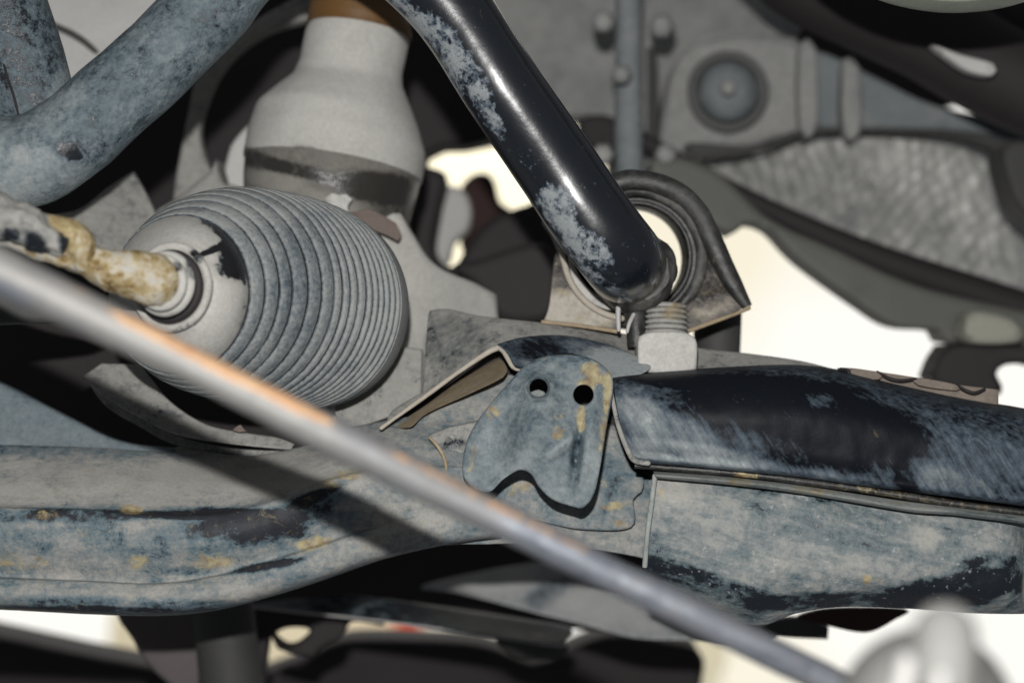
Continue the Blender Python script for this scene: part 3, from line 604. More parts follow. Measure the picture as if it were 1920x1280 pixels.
plate('channel_back', M['dark'], [(730, 800), (790, 750), (930, 655), (1010, 690), (1000, 740), (900, 830), (740, 840)], 1.045, thick=0.006, rnd=3, step=20, parent=X_)
tube('left_rim', M['grey'], [(1143, 705, 1.0, 4), (1148, 745, .984, 4), (1160, 800, .98, 4.5), (1180, 850, .976, 5), (1192, 864, .972, 5), (1215, 868, .970, 5)], nseg=12, step=6, parent=X_, cap0='round', cap1='round')
tube('seam_flange', M['black_rubber'], [(1190, 872, .978, 6), (1300, 880, .977, 7), (1400, 889, .976, 7), (1500, 901, .976, 7), (1650, 922, .976, 7), (1800, 945, .976, 7), (1980, 968, .976, 7)], nseg=12, step=10, parent=X_, rust=[(1760, 938, 160, 20, 8, 0.22), (1400, 890, 30, 20, 0, 0.3), (1580, 910, 60, 12, 0, 0.15)], rough=0.0004)
loft('lower_flange', M['flange'], [
    [(1226, 884, .978), (1320, 890, .977), (1400, 898, .976), (1500, 910, .976), (1620, 928, .976), (1700, 940, .976), (1800, 952, .976), (1980, 974, .976)],
    [(1228, 890, .970), (1320, 897, .969), (1400, 905, .969), (1500, 918, .969), (1620, 938, .969), (1700, 952, .969), (1800, 960, .969), (1980, 983, .969)],
    [(1232, 896, .974), (1320, 904, .974), (1400, 912, .974), (1500, 925, .974), (1620, 945, .974), (1710, 960, .974), (1800, 967, .974), (1980, 990, .974)]],
    nu=120, sub=5, thick=0.004, parent=X_, rough=0.0006, rs=90, wear=[(1500, 925, 500, 30, 6, 0.02), (1450, 920, 60, 10, 5, -0.2), (1850, 970, 80, 10, 5, -0.3)], rust=[(1385, 905, 30, 9, 5, 0.4), (1520, 920, 50, 9, 5, 0.4), (1700, 948, 50, 10, 5, 0.2), (1240, 900, 12, 20, 0, 0.2)])
loft('lower_shell', M['shell2'], [
    [(1230, 890, .985), (1320, 898, .985), (1400, 906, .985), (1500, 918, .985), (1620, 938, .985), (1700, 950, .985), (1800, 960, .985), (1905, 975, .99), (1965, 985, 1.02)],
    [(1222, 940, .982), (1320, 950, .980), (1400, 958, .980), (1500, 968, .980), (1620, 985, .980), (1700, 998, .980), (1800, 1010, .981), (1905, 1020, .985), (1965, 1030, 1.02)],
    [(1214, 1010, .984), (1320, 1025, .980), (1400, 1035, .979), (1500, 1045, .979), (1620, 1052, .979), (1700, 1058, .979), (1800, 1064, .980), (1905, 1070, .985), (1965, 1080, 1.02)],
    [(1210, 1065, .988), (1320, 1100, .984), (1400, 1118, .983), (1500, 1112, .983), (1620, 1104, .983), (1700, 1106, .983), (1800, 1112, .984), (1905, 1116, .99), (1965, 1120, 1.02)],
    [(1208, 1090, 1.01), (1320, 1148, 1.005), (1420, 1172, 1.0), (1490, 1150, .998), (1570, 1137, .998), (1700, 1140, .998), (1800, 1148, 1.0), (1905, 1150, 1.005), (1965, 1150, 1.03)]],
    nu=150, sub=12, thick=0.004, parent=X_, rough=0.0016, rs=45, wear=[(1300, 960, 100, 60, 5, 0.16), (1480, 1060, 160, 40, 5, 0.05), (1320, 1090, 130, 22, 18, -0.30), (1230, 1050, 30, 40, 0, -0.2), (1500, 1128, 120, 16, -4, -0.35), (1780, 1110, 140, 30, -8, -0.55), (1850, 1060, 60, 26, -10, -0.3), (1600, 1000, 120, 30, 8, -0.05), (1880, 1000, 40, 50, 0, 0.1), (1740, 1010, 26, 24, 0, 0.25), (1450, 980, 60, 30, 0, -0.15), (1640, 1060, 70, 20, 0, 0.1), (1250, 920, 60, 30, 0, 0.12)], rust=[(1625, 1083, 9, 10, 20, 0.45), (1640, 1090, 26, 10, 0, 0.18), (1240, 915, 8, 26, 0, 0.3), (1540, 1062, 12, 8, 0, 0.2)])
tube('left_edge', M['flange'], [(1228, 892, .978, 5), (1222, 940, .977, 5), (1214, 1000, .978, 5), (1209, 1062, .982, 5)], nseg=12, step=8, parent=X_, cap0='round', rust=[(1225, 930, 14, 40, 0, 0.2)])
tube('end_boss', M['grey'], [(1965, 975, .86, 34), (1962, 1040, .855, 36), (1954, 1100, .855, 36), (1948, 1125, .86, 30)], nseg=28, parent=X_, cap0='round', cap1='round')
# rusty strip along the top of the shell
F_ = thing('rusted_strip', 'notched brown metal strip lying along the top edge of the dark right hand shell', 'metal strip', W(1720, 720, 1.03))
plate('strip', M['striprust'], [(1574, 690, 's'), (1600, 690), (1650, 697), (1715, 707), (1790, 720), (1845, 727), (1872, 730, 's'), (1872, 762, 's'), (1800, 750), (1720, 736), (1650, 724), (1580, 716, 's')], 1.028, thick=0.008, rnd=2, step=8, parent=F_, rough=0.0008, rs=120)
for pts in ([(1645, 697, 1.024, 2.6), (1668, 709, 1.02, 3), (1690, 713, 1.02, 3), (1716, 710, 1.022, 2.4)], [(1793, 721, 1.024, 2.6), (1810, 731, 1.02, 3), (1828, 736, 1.02, 3), (1846, 729, 1.022, 2.4)], [(1576, 692, 1.024, 3.4), (1590, 694, 1.02, 3.4), (1594, 704, 1.02, 3)]):
    tube('notch', M['dark'], pts, nseg=8, step=5, parent=F_, cap0='round', cap1='round')
plate('strip_tile', M['striprust'], [(1598, 692), (1646, 698), (1650, 711), (1598, 707)], 1.022, thick=0.004, rnd=1, step=6, parent=F_)
plate('strip_tile', M['striprust'], [(1720, 708), (1792, 721), (1794, 732), (1722, 722)], 1.022, thick=0.004, rnd=1, step=6, parent=F_)

# ------------------------------------------------------------------ bracket with two holes
HB = thing('mounting_bracket', 'blue grey bracket plate with two round holes and yellow flaking edge, in the middle', 'bracket', W(1010, 810, 0.97))
def circ(cx, cy_, rx, ry=None, n=16): return [(cx + rx * math.cos(2 * math.pi * i / n), cy_ + (ry or rx) * math.sin(2 * math.pi * i / n)) for i in range(n)]
def relief_b(P):
    x, y = P[:, 0], P[:, 1]
    def g(cx, cy_, sx, sy, an=0):
        t = math.radians(an); dx, dy = x - cx, y - cy_
        u = (dx * math.cos(t) + dy * math.sin(t)) / sx; v = (-dx * math.sin(t) + dy * math.cos(t)) / sy
        return np.exp(-(u*u + v*v))
    r = 0.0060 * g(1015, 800, 62, 62) + 0.0024 * g(1052, 838, 22, 7, -38) + 0.003 * g(1110, 760, 20, 120, 5) - 0.0035 * g(1082, 850, 9, 60, 8) - 0.0024 * g(935, 850, 22, 80, 15)
    lip = 0.0026 * np.exp(-((np.hypot(x - 1010, y - 728) - 25) / 6) ** 2)
    return 1.45 * r + lip
plate('plate', M['bracket'], [(868, 890), (871, 842), (887, 802), (919, 757), (958, 713), (981, 688), (1012, 671), (1044, 665), (1094, 668), (1126, 681), (1147, 706), (1149, 738), (1137, 802), (1126, 872), (1114, 925), (1094, 951), (1072, 949), (1036, 936), (1010, 912), (997, 890), (981, 881), (966, 884), (942, 900), (918, 922), (890, 915)],
      [(868, 888, .972), (1044, 665, .980), (1149, 720, .972), (1094, 951, .960), (1010, 800, .966)], thick=0.0032, rnd=5, step=6, holes=[circ(1010, 727, 17), circ(1094, 740, 19)], parent=HB, relief=relief_b, rough=0.0006, rs=70,
      wear=[(1000, 800, 60, 50, 0, -0.10), (960, 850, 50, 60, 20, 0.10), (1050, 840, 26, 8, -38, 0.6), (1105, 900, 30, 40, 0, 0.10), (1080, 860, 12, 60, 6, -0.22), (1044, 672, 60, 8, 0, -0.15), (900, 850, 14, 60, 18, 0.1)],
      rust=[(1112, 702, 26, 12, 35, 0.5), (1110, 690, 14, 12, 0, 0.4), (1140, 720, 8, 50, 4, 0.42), (1090, 785, 9, 26, 4, 0.55), (1100, 722, 16, 12, 0, 0.4), (922, 775, 14, 12, -40, 0.3), (1044, 812, 12, 14, 0, 0.34), (885, 860, 8, 30, 10, 0.22), (1046, 782, 10, 8, 0, 0.2), (1132, 800, 7, 60, 6, 0.3)])
tube('hole_rim', M['arm'], [(993, 740, .9695, 3), (1002, 750, .9685, 3.6), (1014, 752, .968, 3.6), (1025, 745, .9685, 3)], nseg=10, step=4, parent=HB, cap0='round', cap1='round')
# stub glimpsed through the left hole
plate('backing_tab', M['arm'], [(980, 745), (1010, 730), (1026, 742), (1024, 762), (985, 770)], .982, thick=0.003, rnd=3, step=8, parent=HB)

# ------------------------------------------------------------------ bolt
N_ = thing('mounting_bolt', 'pale dusty bolt end with rust tinted threads standing in a square nut', 'bolt', W(1250, 690, 1.04))
plate('nut', M['bolt'], [(1196, 690), (1196, 640), (1204, 628), (1225, 622), (1275, 622), (1298, 630), (1307, 645), (1306, 692, 's'), (1250, 702), (1196, 694, 's')], 1.015, thick=0.024, rnd=7, step=7, parent=N_, rough=0.0009, rs=90)
zt = []; thread_shade = []  # second list paints the thread grooves darker, as shade between the ridges
for i in range(49):
    t = i / 48; y = 630 - 60 * t; ph = (i % 8) / 8; h = 4.2 * (1 - abs(2 * ph - 1) * 2)
    if i == 48: h = -4
    zt.append((W(1249, y, 1.03), (0.03, 0.12, 1), (39 - 2.0 * t + h) * K * 1.03)); thread_shade.append(-0.45 if h < -2 else 0.0)
rings('thread', M['bolt'], zt, nseg=48, parent=N_, rust=[(1268, 585, 26, 18, 0, 0.3), (1230, 595, 30, 12, 0, 0.15)], sharp=25, row_shade=thread_shade)

# ------------------------------------------------------------------ bush clamp behind the black bar end
U_ = thing('bush_clamp', 'round rubber bush in a flared steel clamp, white daylight showing through its hole', 'clamp', W(1200, 500, 1.07))
bc = (1192, 482)
def arcp(r, a0, a1, n, c=bc, ry=1.0): return [(c[0] + r * math.cos(math.radians(a)), c[1] - r * ry * math.sin(math.radians(a))) for a in np.linspace(a0, a1, n)]
plate('bush', M['black_rubber'], arcp(136, 0, 350, 26), 1.067, thick=0.035, rnd=8, step=9, holes=[arcp(96, 0, 345, 24)], parent=U_, rough=0.0008)
torus('bush_ring', M['black_rubber'], W(*bc, 1.060), (0.05, 1, 0), 124 * K * 1.06, 12 * K, U_, rough=0.0012, wear=[(1270, 400, 60, 60, 0, 0.25), (1320, 520, 30, 60, 0, 0.25)])
torus('bush_ring', M['black_rubber'], W(*bc, 1.061), (0.05, 1, 0), 102 * K * 1.06, 5 * K, U_)
tube('strap', M['black_rubber'], [(1110, 366, 1.057, 14)] + [(x, y, 1.057, 15) for x, y in arcp(144, 100, 20, 7)] + [(1348, 480, 1.057, 15), (1374, 532, 1.056, 14), (1402, 576, 1.055, 7)], nseg=24, step=9, parent=U_, squash=1.3, rough=0.0004, wear=[(1300, 400, 60, 60, 0, 0.12)], rust=[(1345, 480, 12, 30, 0, 0.2)])
plate('foot_right', M['foot'], [(1330, 470), (1352, 500), (1372, 540), (1398, 574, 's'), (1370, 590), (1300, 618, 's'), (1250, 620, 's'), (1262, 590), (1300, 560), (1322, 515)], [(1330, 470, 1.06), (1398, 574, 1.055), (1250, 620, 1.05)], thick=0.008, rnd=4, step=9, parent=U_, wear=[(1345, 572, 44, 16, -20, 0.35), (1330, 520, 50, 60, -10, -0.25)])
tube('foot_edge', M['ochre'], [(1270, 628, 1.048, 4), (1330, 606, 1.05, 4), (1385, 586, 1.053, 3.4), (1403, 577, 1.054, 5)], nseg=10, step=6, parent=U_, cap0='round', cap1='round')
plate('foot_left', M['foot'], [(1040, 480), (1054, 470), (1064, 520), (1085, 556), (1120, 580), (1162, 590, 's'), (1162, 624, 's'), (1090, 612), (1018, 604, 's'), (1030, 570)], [(1040, 480, 1.055), (1162, 624, 1.045), (1018, 604, 1.045)], thick=0.010, rnd=4, step=8, parent=U_, wear=[(1085, 580, 80, 40, 0, 0.45), (1050, 500, 14, 40, 0, -0.1)])
tube('foot_edge', M['ochre'], [(1018, 603, 1.04, 4), (1090, 611, 1.04, 4), (1160, 622, 1.04, 4)], nseg=10, step=6, parent=U_, cap0='round', cap1='round')
tube('lip', M['tan'], [(1052, 468, 1.045, 6)] + [(x, y, 1.045, 6) for x, y in arcp(128, 190, 262, 7, (1184, 470))] , nseg=14, step=6, parent=U_, cap0='round', cap1='round')
plate('inner_lip', M['bolt'], [(1066, 470), (1085, 515), (1110, 545), (1140, 560), (1165, 563), (1163, 582), (1130, 578), (1098, 558), (1072, 520)], 1.05, thick=0.006, rnd=3, step=7, parent=U_, wear=[(1140, 565, 30, 10, 0, -0.2)])
tube('split_pin', M['palemetal'], [(1160, 566, 1.02, 5), (1159, 590, 1.02, 5), (1160, 618, 1.02, 4)], nseg=12, step=6, parent=U_, cap0='round', cap1='round')
tube('split_pin', M['palemetal'], [(1188, 590, 1.022, 4), (1180, 606, 1.02, 4), (1176, 622, 1.02, 3)], nseg=12, step=6, parent=U_, cap0='round', cap1='round')
tube('link_stub', M['black_rubber'], [(1186, 540, 1.03, 30), (1190, 575, 1.03, 24), (1192, 600, 1.03, 20), (1194, 650, 1.03, 18)], nseg=28, step=8, parent=U_)
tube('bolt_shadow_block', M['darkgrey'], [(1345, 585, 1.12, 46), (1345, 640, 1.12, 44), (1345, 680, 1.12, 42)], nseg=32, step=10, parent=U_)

# ------------------------------------------------------------------ lower strip and plates below the arm
Q_ = thing('lower_brace', 'long dark pressed brace with dusty upper face, below the arm in the lower middle', 'brace', W(850, 1140, 1.1))
plate('brace_face', M['pale'], [(790, 1100), (900, 1072), (1000, 1056), (1100, 1050), (1220, 1075), (1330, 1110), (1450, 1160), (1440, 1205), (1300, 1200), (1190, 1195), (1100, 1172), (980, 1142), (860, 1112)], [(790, 1100, 1.27), (1000, 1056, 1.29), (1450, 1180, 1.2), (1100, 1180, 1.24)], thick=0.004, rnd=5, step=12, parent=Q_, wear=[(900, 1085, 100, 30, 0, 0.25), (1030, 1110, 60, 20, -30, -0.25), (1130, 1140, 90, 30, 12, 0.2)], rough=0.0015)
plate('brace_flange', M['shell2'], [(470, 1135), (640, 1118), (700, 1120), (860, 1142), (980, 1160), (1070, 1176), (1062, 1196), (1030, 1208), (900, 1190), (780, 1172), (640, 1158)], [(470, 1135, 1.22), (1060, 1190, 1.21), (700, 1120, 1.24)], thick=0.004, rnd=4, step=9, parent=Q_, wear=[(950, 1165, 180, 40, 8, -0.5), (700, 1140, 160, 30, 4, -0.28)], rust=[(1000, 1185, 70, 10, 8, 0.18), (860, 1160, 60, 10, 8, 0.1)])
tube('brace_edge', M['palemetal'], [(470, 1137, 1.215, 2), (560, 1147, 1.21, 2.2), (700, 1162, 1.21, 2.2), (860, 1183, 1.208, 2.2), (1030, 1208, 1.205, 2.4), (1065, 1206, 1.205, 2)], nseg=8, step=8, parent=Q_)
plate('brace_tab', M['darkgrey'], [(935, 1195), (1060, 1205), (1050, 1230), (985, 1236), (950, 1222)], 1.26, thick=0.006, rnd=6, step=12, parent=Q_)
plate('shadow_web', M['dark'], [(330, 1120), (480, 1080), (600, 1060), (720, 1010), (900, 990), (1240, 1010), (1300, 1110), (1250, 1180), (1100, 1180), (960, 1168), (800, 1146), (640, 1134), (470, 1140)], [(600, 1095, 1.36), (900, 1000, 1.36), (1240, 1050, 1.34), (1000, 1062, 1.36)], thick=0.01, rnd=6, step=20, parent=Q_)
plate('end_cut', M['darkgrey'], [(1440, 1168), (1495, 1158), (1554, 1175, 's'), (1552, 1198, 's'), (1440, 1190)], 1.16, thick=0.01, rnd=3, step=10, parent=Q_)
plate('end_fold', M['redbrown'], [(1495, 1158), (1560, 1140), (1700, 1142), (1680, 1160), (1625, 1185), (1550, 1172)], 1.14, thick=0.006, rnd=4, step=10, parent=Q_)

# ------------------------------------------------------------------ lower background
def tg(o, l, c): tag(o, l, c); return o
tg(plate('exhaust_shield', M['dark'], [(-200, 1150, 's'), (-20, 1185), (120, 1215), (280, 1246), (420, 1275), (560, 1235), (640, 1198), (760, 1196), (900, 1205), (1000, 1240), (1055, 1218), (1140, 1188), (1250, 1200), (1320, 1235), (1280, 1400, 's'), (-200, 1400, 's')], 1.5, thick=0.05, rnd=16, step=26, rough=0.003, rs=14), 'black shield running along the bottom edge below the brace', 'shield')
tg(plate('hanger_plate', plain('mauve_grey_sheet', (0.10, 0.085, 0.085), 0.7, 0.3, 20), [(225, 1140), (370, 1130), (372, 1300, 's'), (340, 1300, 's'), (282, 1250), (250, 1200)], 1.22, thick=0.012, rnd=8, step=16), 'brownish grey plate below the arm, beside the white gap', 'plate')
tg(tube('damper_tube', M['darkgrey'], [(415, 1100, 1.18, 56), (425, 1200, 1.18, 58), (440, 1340, 1.18, 60)], nseg=40), 'dark upright tube hanging below the left arm', 'tube')
tg(plate('rear_bracket', M['dark'], [(460, 1130), (640, 1140), (700, 1150), (720, 1172), (660, 1165), (640, 1195), (600, 1215), (585, 1232), (520, 1215), (505, 1190), (490, 1300, 's'), (455, 1300, 's')], 1.25, thick=0.02, rnd=8, step=14, holes=[[(512, 1192), (540, 1176), (580, 1180), (560, 1205), (535, 1212)]]), 'black bracket with a small bright opening right of the upright tube', 'bracket')
tg(plate('cream_post', lit('cream_paint', (0.94, 0.83, 0.58)), [(225, 1100), (340, 1100), (340, 1300), (210, 1300)], 3.8, thick=0.02, rnd=0, step=60), 'cream lit panel in the white gap at bottom left', 'panel')
tg(plate('garage_panel', lit('cream_paint_2', (0.97, 0.86, 0.60)), [(480, 1100), (700, 1100), (770, 1180), (740, 1260), (480, 1260)], 3.8, thick=0.02, rnd=0, step=60), 'cream lit panel seen through the slots at bottom centre', 'panel')
tg(plate('orange_panel', lit('orange_paint', (0.9, 0.12, 0.05)), [(742, 1150), (788, 1150), (788, 1220), (742, 1220)], 3.7, thick=0.02, rnd=0, step=30), 'small orange patch seen in the slot under the brace', 'panel')
tg(plate('cream_upright', lit('cream_paint_3', (0.96, 0.88, 0.64)), [(1200, 1120), (1360, 1120), (1340, 1300), (1200, 1300)], 3.8, thick=0.02, rnd=0, step=60), 'cream lit panel at the bottom right of centre', 'panel')
tg(plate('cream_wall', lit('cream_paint_4', (0.98, 0.91, 0.68)), [(700, 200), (1090, 200), (1090, 500), (700, 500)], 3.8, thick=0.02, rnd=0, step=80), 'cream lit wall behind the gap left of the black bar', 'wall')

# ------------------------------------------------------------------ centre background between boot and black bar
E_ = thing('rear_link', 'blurred dark red brown linkage behind the gap left of the black bar', 'linkage', W(920, 480, 1.35))
plate('link_body', M['dark'], [(772, 322), (835, 326), (825, 390), (815, 470), (850, 500), (890, 440), (930, 405), (1000, 380), (1030, 350), (1060, 430), (1062, 640, 's'), (850, 640, 's'), (790, 520), (768, 420)], 1.35, thick=0.04, rnd=18, step=18, parent=E_)
plate('link_arm', M['redbrown'], [(868, 345), (900, 324), (925, 335), (938, 380), (965, 400), (950, 435), (900, 455), (870, 480), (858, 400)], 1.50, thick=0.03, rnd=16, step=14, parent=E_)
plate('pale_boot', M['lightsheet'], [(815, 380), (835, 350), (868, 356), (884, 390), (878, 430), (852, 455), (842, 492), (815, 492), (806, 440)], 1.42, thick=0.03, rnd=14, step=12, parent=E_, label='pale bright rubber cap')
plate('link_block', M['dark'], [(850, 500), (900, 485), (1000, 455), (1040, 480), (1045, 560), (1020, 600), (940, 600), (900, 545)], 1.25, thick=0.03, rnd=18, step=16, parent=E_)
plate('rust_lug', M['redbrown'], [(950, 490), (1010, 440), (1060, 440), (1060, 530), (1010, 580), (965, 560)], 1.46, thick=0.03, rnd=14, step=14, parent=E_)
tube('pale_pin', M['palemetal'], [(1022, 418, 1.12, 5), (1040, 440, 1.12, 7), (1050, 470, 1.12, 5)], nseg=16, parent=E_, cap0='round', cap1='round')

# ------------------------------------------------------------------ upper right background
H_ = thing('gear_housing', 'large blurred grey cast housing behind the top of the black bar', 'housing', W(1200, 180, 1.45))
plate('housing_wall', M['cast'], [(780, -120, 's'), (1560, -120, 's'), (1500, 60), (1440, 90), (1300, 100), (1290, 300), (1220, 345), (1150, 340), (1130, 225), (1000, 215), (900, 100)], [(780, -120, 1.46), (1560, -120, 1.5), (1290, 300, 1.40), (1000, 210, 1.45)], thick=0.06, rnd=22, step=24, parent=H_, rough=0.004, rs=15)
plate('web', M['dark'], [(1085, 225), (1150, 220), (1160, 285), (1105, 275)], 1.40, thick=0.03, rnd=10, step=16, parent=H_)
tube('rod', M['castblue'], [(1178, -60, 1.30, 25), (1178, 100, 1.30, 25), (1178, 220, 1.30, 26), (1180, 325, 1.30, 27)], nseg=32, parent=H_, cap1='round', label='pale blue upright rod')
for (x, y, r) in ((1130, 42, 22), (1240, 50, 24), (1165, 140, 20), (1130, 290, 22), (1248, 290, 22)):
    tube('bolt_head', M['cast'], [(x, y, 1.27, r), (x + 1, y, 1.30, r), (x + 1, y, 1.38, r)], nseg=6, step=50, parent=H_, cap0='round')
tube('shadow_rib', M['darkgrey'], [(1222, 90, 1.34, 9), (1224, 200, 1.34, 10), (1222, 280, 1.34, 9)], nseg=12, parent=H_)
J_ = thing('suspension_arm', 'blurred grey suspension arm with round bush ending, upper right', 'suspension arm', W(1500, 190, 1.36))
plate('eye', M['cast'], [(1270, 110), (1320, 78), (1400, 66), (1470, 70), (1505, 90), (1508, 235), (1450, 262), (1400, 278), (1330, 285), (1240, 300), (1245, 200)], 1.36, thick=0.05, rnd=20, step=18, parent=J_, rough=0.002, rs=20)
torus('bush_ring', M['castdark'], W(1365, 172, 1.345), (0, 1, 0), 68 * K * 1.34, 9 * K * 1.34, J_)
rings('bush_face', M['castblue'], [(W(1365, 172, 1.33), (0, 1, 0), 20 * K * 1.3), (W(1365, 172, 1.332), (0, 1, 0), 40 * K * 1.33), (W(1365, 172, 1.342), (0, 1, 0), 58 * K * 1.33), (W(1365, 172, 1.38), (0, 1, 0), 60 * K * 1.33)], nseg=48, parent=J_)
tube('centre_stud', M['cast'], [(1365, 165, 1.315, 15), (1365, 166, 1.325, 16), (1365, 166, 1.35, 16)], nseg=24, step=40, parent=J_, cap0='round')
plate('arm_beam', M['castblue'], [(1505, 90, 's'), (1560, 105), (1660, 155), (1760, 200), (1920, 230), (2000, 240), (2000, 300, 's'), (1900, 262), (1780, 246), (1700, 246), (1510, 242, 's')], [(1505, 90, 1.36), (2000, 260, 1.36), (1510, 242, 1.37)], thick=0.05, rnd=12, step=18, parent=J_)
plate('beam_rib', M['cast'], [(1500, 84), (1530, 92), (1532, 240), (1500, 240)], 1.345, thick=0.02, rnd=8, step=14, parent=J_)
plate('beam_rib', M['cast'], [(1582, 112), (1612, 128), (1612, 250), (1582, 246)], 1.345, thick=0.02, rnd=8, step=14, parent=J_)
P2 = tube('exhaust_pipe', M['dark'], [(1380, -180, 1.26, 90), (1500, -62, 1.26, 95), (1630, 5, 1.26, 95), (1740, 60, 1.26, 92), (1850, 125, 1.26, 90), (2000, 200, 1.26, 84)], nseg=48)
tag(P2, 'thick black pipe crossing the upper right corner diagonally', 'pipe')
tg(tube('upper_pipe', M['dark'], [(1640, -60, 1.3, 130), (1800, 10, 1.3, 110), (1900, 60, 1.3, 105), (2020, 110, 1.3, 100)], nseg=40), 'black pipe near the top right corner above the white sliver', 'pipe')
tg(plate('white_bracket', M['lightsheet'], [(1748, 84), (1800, 102), (1862, 120), (1860, 142), (1816, 134), (1778, 110)], 1.205, thick=0.01, rnd=6, step=10), 'pale sliver of bracket between the two black pipes at the upper right', 'bracket')
tg(rings('cover_disc', plain('pale_green_cover', (0.24, 0.26, 0.21), 0.5, 0.3, 60), [(W(1790, -403, .99), (0, 1, 0), 380 * K), (W(1790, -403, .985), (0, 1, 0), 400 * K), (W(1790, -403, .992), (0, 1, 0), 418 * K), (W(1790, -403, 1.0), (0, 1, 0), 428 * K), (W(1790, -403, 1.03), (0, 1, 0), 430 * K)], nseg=128, rough=0.001), 'pale green round cover edge at the top right', 'cover')
tg(plate('underbody_panel', M['dark'], [(1250, -300, 's'), (2150, -300, 's'), (2150, 300, 's'), (1950, 300), (1860, 190), (1780, 200), (1500, 320), (1300, 320), (1240, 100)], 1.66, thick=0.04, rnd=12, step=40, rough=0.003), 'black backing sheet added behind the round bush and its arm at the upper right', 'panel')  # dark backing added to block the bright backdrop in the shaded corner
Y_ = thing('muffler', 'rough glittering grey cast muffler on the right, out of focus', 'muffler', W(1650, 400, 1.45))
def dimples(P):
    x, y = P[:, 0], P[:, 1]; u = (x + 0.30 * y) / 4.8 + 2.2 * np.sin(x / 83.0 + y / 61.0) + 1.1 * np.sin(y / 29.0 - x / 47.0); v = (y - 0.12 * x) / 7.8 + 1.8 * np.sin(x / 52.0) + 0.8 * np.sin((x + y) / 21.0)
    return 0.0020 * np.sin(u) * np.sin(v + 0.5 * np.sin(u * 0.31)) + 0.0008 * np.sin(u * 0.53 + 1.0)
plate('muffler_shell', M['tank'], [(1300, 300), (1400, 275), (1500, 248), (1640, 236), (1800, 246), (1900, 272), (2000, 300, 's'), (2000, 620, 's'), (1900, 570), (1780, 525), (1640, 480), (1520, 430), (1400, 370)],
      [(1290, 300, 1.47), (1640, 330, 1.40), (2000, 300, 1.5), (2000, 600, 1.47), (1640, 460, 1.44)], thick=0.08, rnd=20, step=5, parent=Y_, rough=0.003, rs=60, relief=dimples, wear=[(1740, 340, 120, 60, 20, 0.12), (1850, 380, 60, 90, 10, 0.12), (1400, 330, 120, 60, 20, -0.06)], sharp=80)
plate('shell_seam', M['darkgrey'], [(1290, 268), (1400, 274), (1450, 264), (1500, 244), (1640, 240), (1790, 246), (1900, 272), (1990, 290), (1990, 298), (1880, 284), (1790, 256), (1640, 248), (1510, 254), (1430, 280), (1300, 292)], 1.35, thick=0.02, rnd=4, step=14, parent=Y_)
tg(plate('end_block', M['darkgrey'], [(1885, 270), (1990, 280), (1990, 430), (1920, 400), (1892, 350)], 1.3, thick=0.04, rnd=12, step=18), 'dark blurred block at the right edge beside the muffler', 'block')
V_ = thing('frame_rail', 'long out of focus dark frame rail sloping down to the right edge under the muffler', 'frame rail', W(1600, 520, 1.3))
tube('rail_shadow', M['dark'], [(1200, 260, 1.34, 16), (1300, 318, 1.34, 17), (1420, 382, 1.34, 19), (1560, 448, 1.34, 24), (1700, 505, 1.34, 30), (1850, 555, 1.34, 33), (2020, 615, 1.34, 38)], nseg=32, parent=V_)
plate('rail_face', plain('rail_grey', (0.12, 0.122, 0.11), 0.7, 0.25, 20), [(1230, 290), (1340, 320), (1440, 408), (1560, 465), (1680, 520), (1780, 552), (2000, 600, 's'), (2000, 680, 's'), (1880, 655), (1770, 640), (1760, 620), (1680, 612), (1610, 570), (1500, 490), (1440, 430), (1395, 420), (1370, 440), (1300, 400), (1230, 360)],
      [(1240, 330, 1.27), (2000, 600, 1.3), (1600, 540, 1.28)], thick=0.04, rnd=14, step=16, parent=V_)
plate('rail_bracket', plain('pale_olive_block', (0.30, 0.30, 0.25), 0.7, 0.2, 20), [(1820, 585), (1900, 600), (1912, 640), (1815, 640)], 1.24, thick=0.03, rnd=14, step=14, parent=V_)
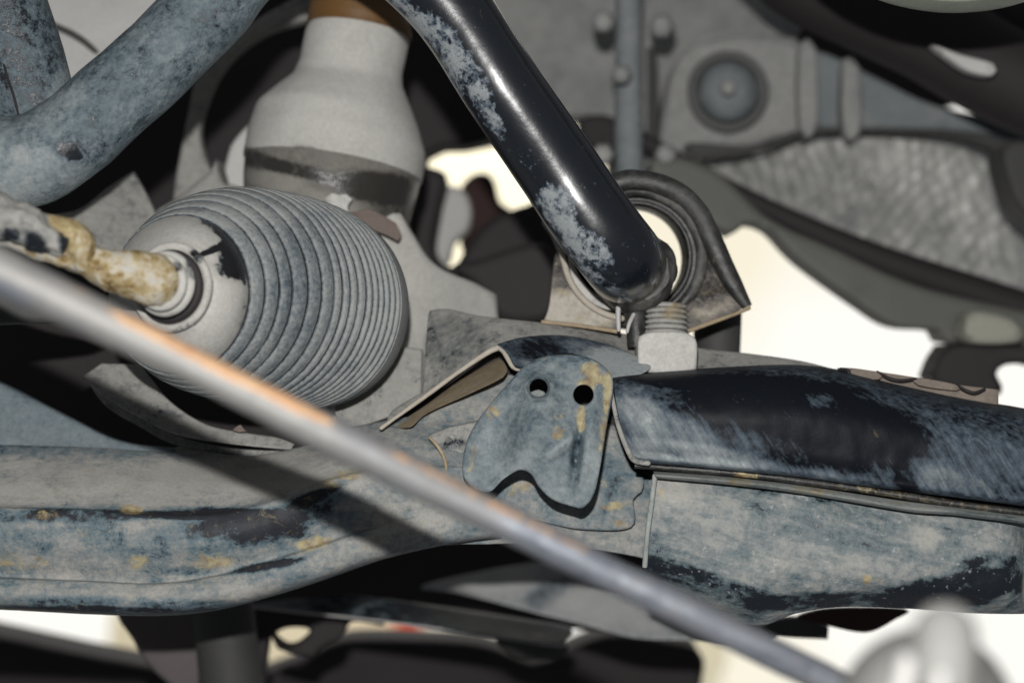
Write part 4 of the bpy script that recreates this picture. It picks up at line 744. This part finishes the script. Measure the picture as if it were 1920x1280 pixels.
plate('rail_foot', M['dark'], [(1772, 655), (1800, 645), (2000, 650, 's'), (2000, 700), (1940, 684), (1884, 684), (1868, 702), (1880, 725), (1860, 745), (1755, 720), (1752, 690)], 1.26, thick=0.04, rnd=12, step=14, parent=V_)

# ------------------------------------------------------------------ foreground, far in front of the focus
O_ = tube('steel_rod', M['rodmetal'], [(-160, 430, .715, 48), (0, 508, .715, 44), (150, 582, .716, 39), (333, 672, .718, 36), (480, 746, .72, 36), (640, 826, .722, 38), (900, 955, .728, 34), (1280, 1142, .735, 31), (1560, 1280, .742, 30), (1760, 1378, .746, 30)], nseg=48, rough=0.0005,
          wear=[(60, 570, 140, 20, 26, -0.32), (-20, 540, 80, 26, 26, -0.25), (250, 690, 90, 10, 26, -0.2), (250, 640, 380, 60, 27, 0.25), (1000, 1020, 160, 40, 26, -0.12), (1350, 1180, 420, 60, 26, -0.34)], rust=[(290, 626, 90, 10, 27, 1.2), (420, 692, 120, 11, 27, 1.25), (540, 752, 90, 10, 27, 1.2), (900, 932, 260, 7, 27, 0.5), (150, 550, 60, 8, 26, 0.4)])  # dark ellipses low on the left end paint the rod's shaded underside
tag(O_, 'long blurred steel rod slanting across the foreground from left edge to lower right', 'rod')
KN = thing('ball_joint_cap', 'blurred pale round metal cap with a rounded nub in the lower right corner', 'cap', W(1735, 1330, 0.60))
rings('cap_disc', M['knob'], [(W(1735, 1345, .585), (0, 1, 0), 60 * K * .6), (W(1735, 1345, .588), (0, 1, 0), 120 * K * .6), (W(1735, 1345, .596), (0, 1, 0), 160 * K * .6), (W(1735, 1345, .61), (0, 1, 0), 172 * K * .6), (W(1735, 1345, .64), (0, 1, 0), 172 * K * .6)], nseg=64, parent=KN)
tube('nub', M['nub'], [(1772, 1190, .565, 62), (1772, 1230, .562, 63), (1768, 1300, .56, 64)], nseg=40, parent=KN, cap0='round')
tube('stud', M['palemetal'], [(1700, 1240, .56, 16), (1690, 1300, .56, 18), (1680, 1360, .56, 20)], nseg=24, parent=KN, cap0='round')
tube('stud', M['palemetal'], [(1765, 1268, .545, 14), (1758, 1320, .545, 16)], nseg=24, parent=KN, cap0='round')
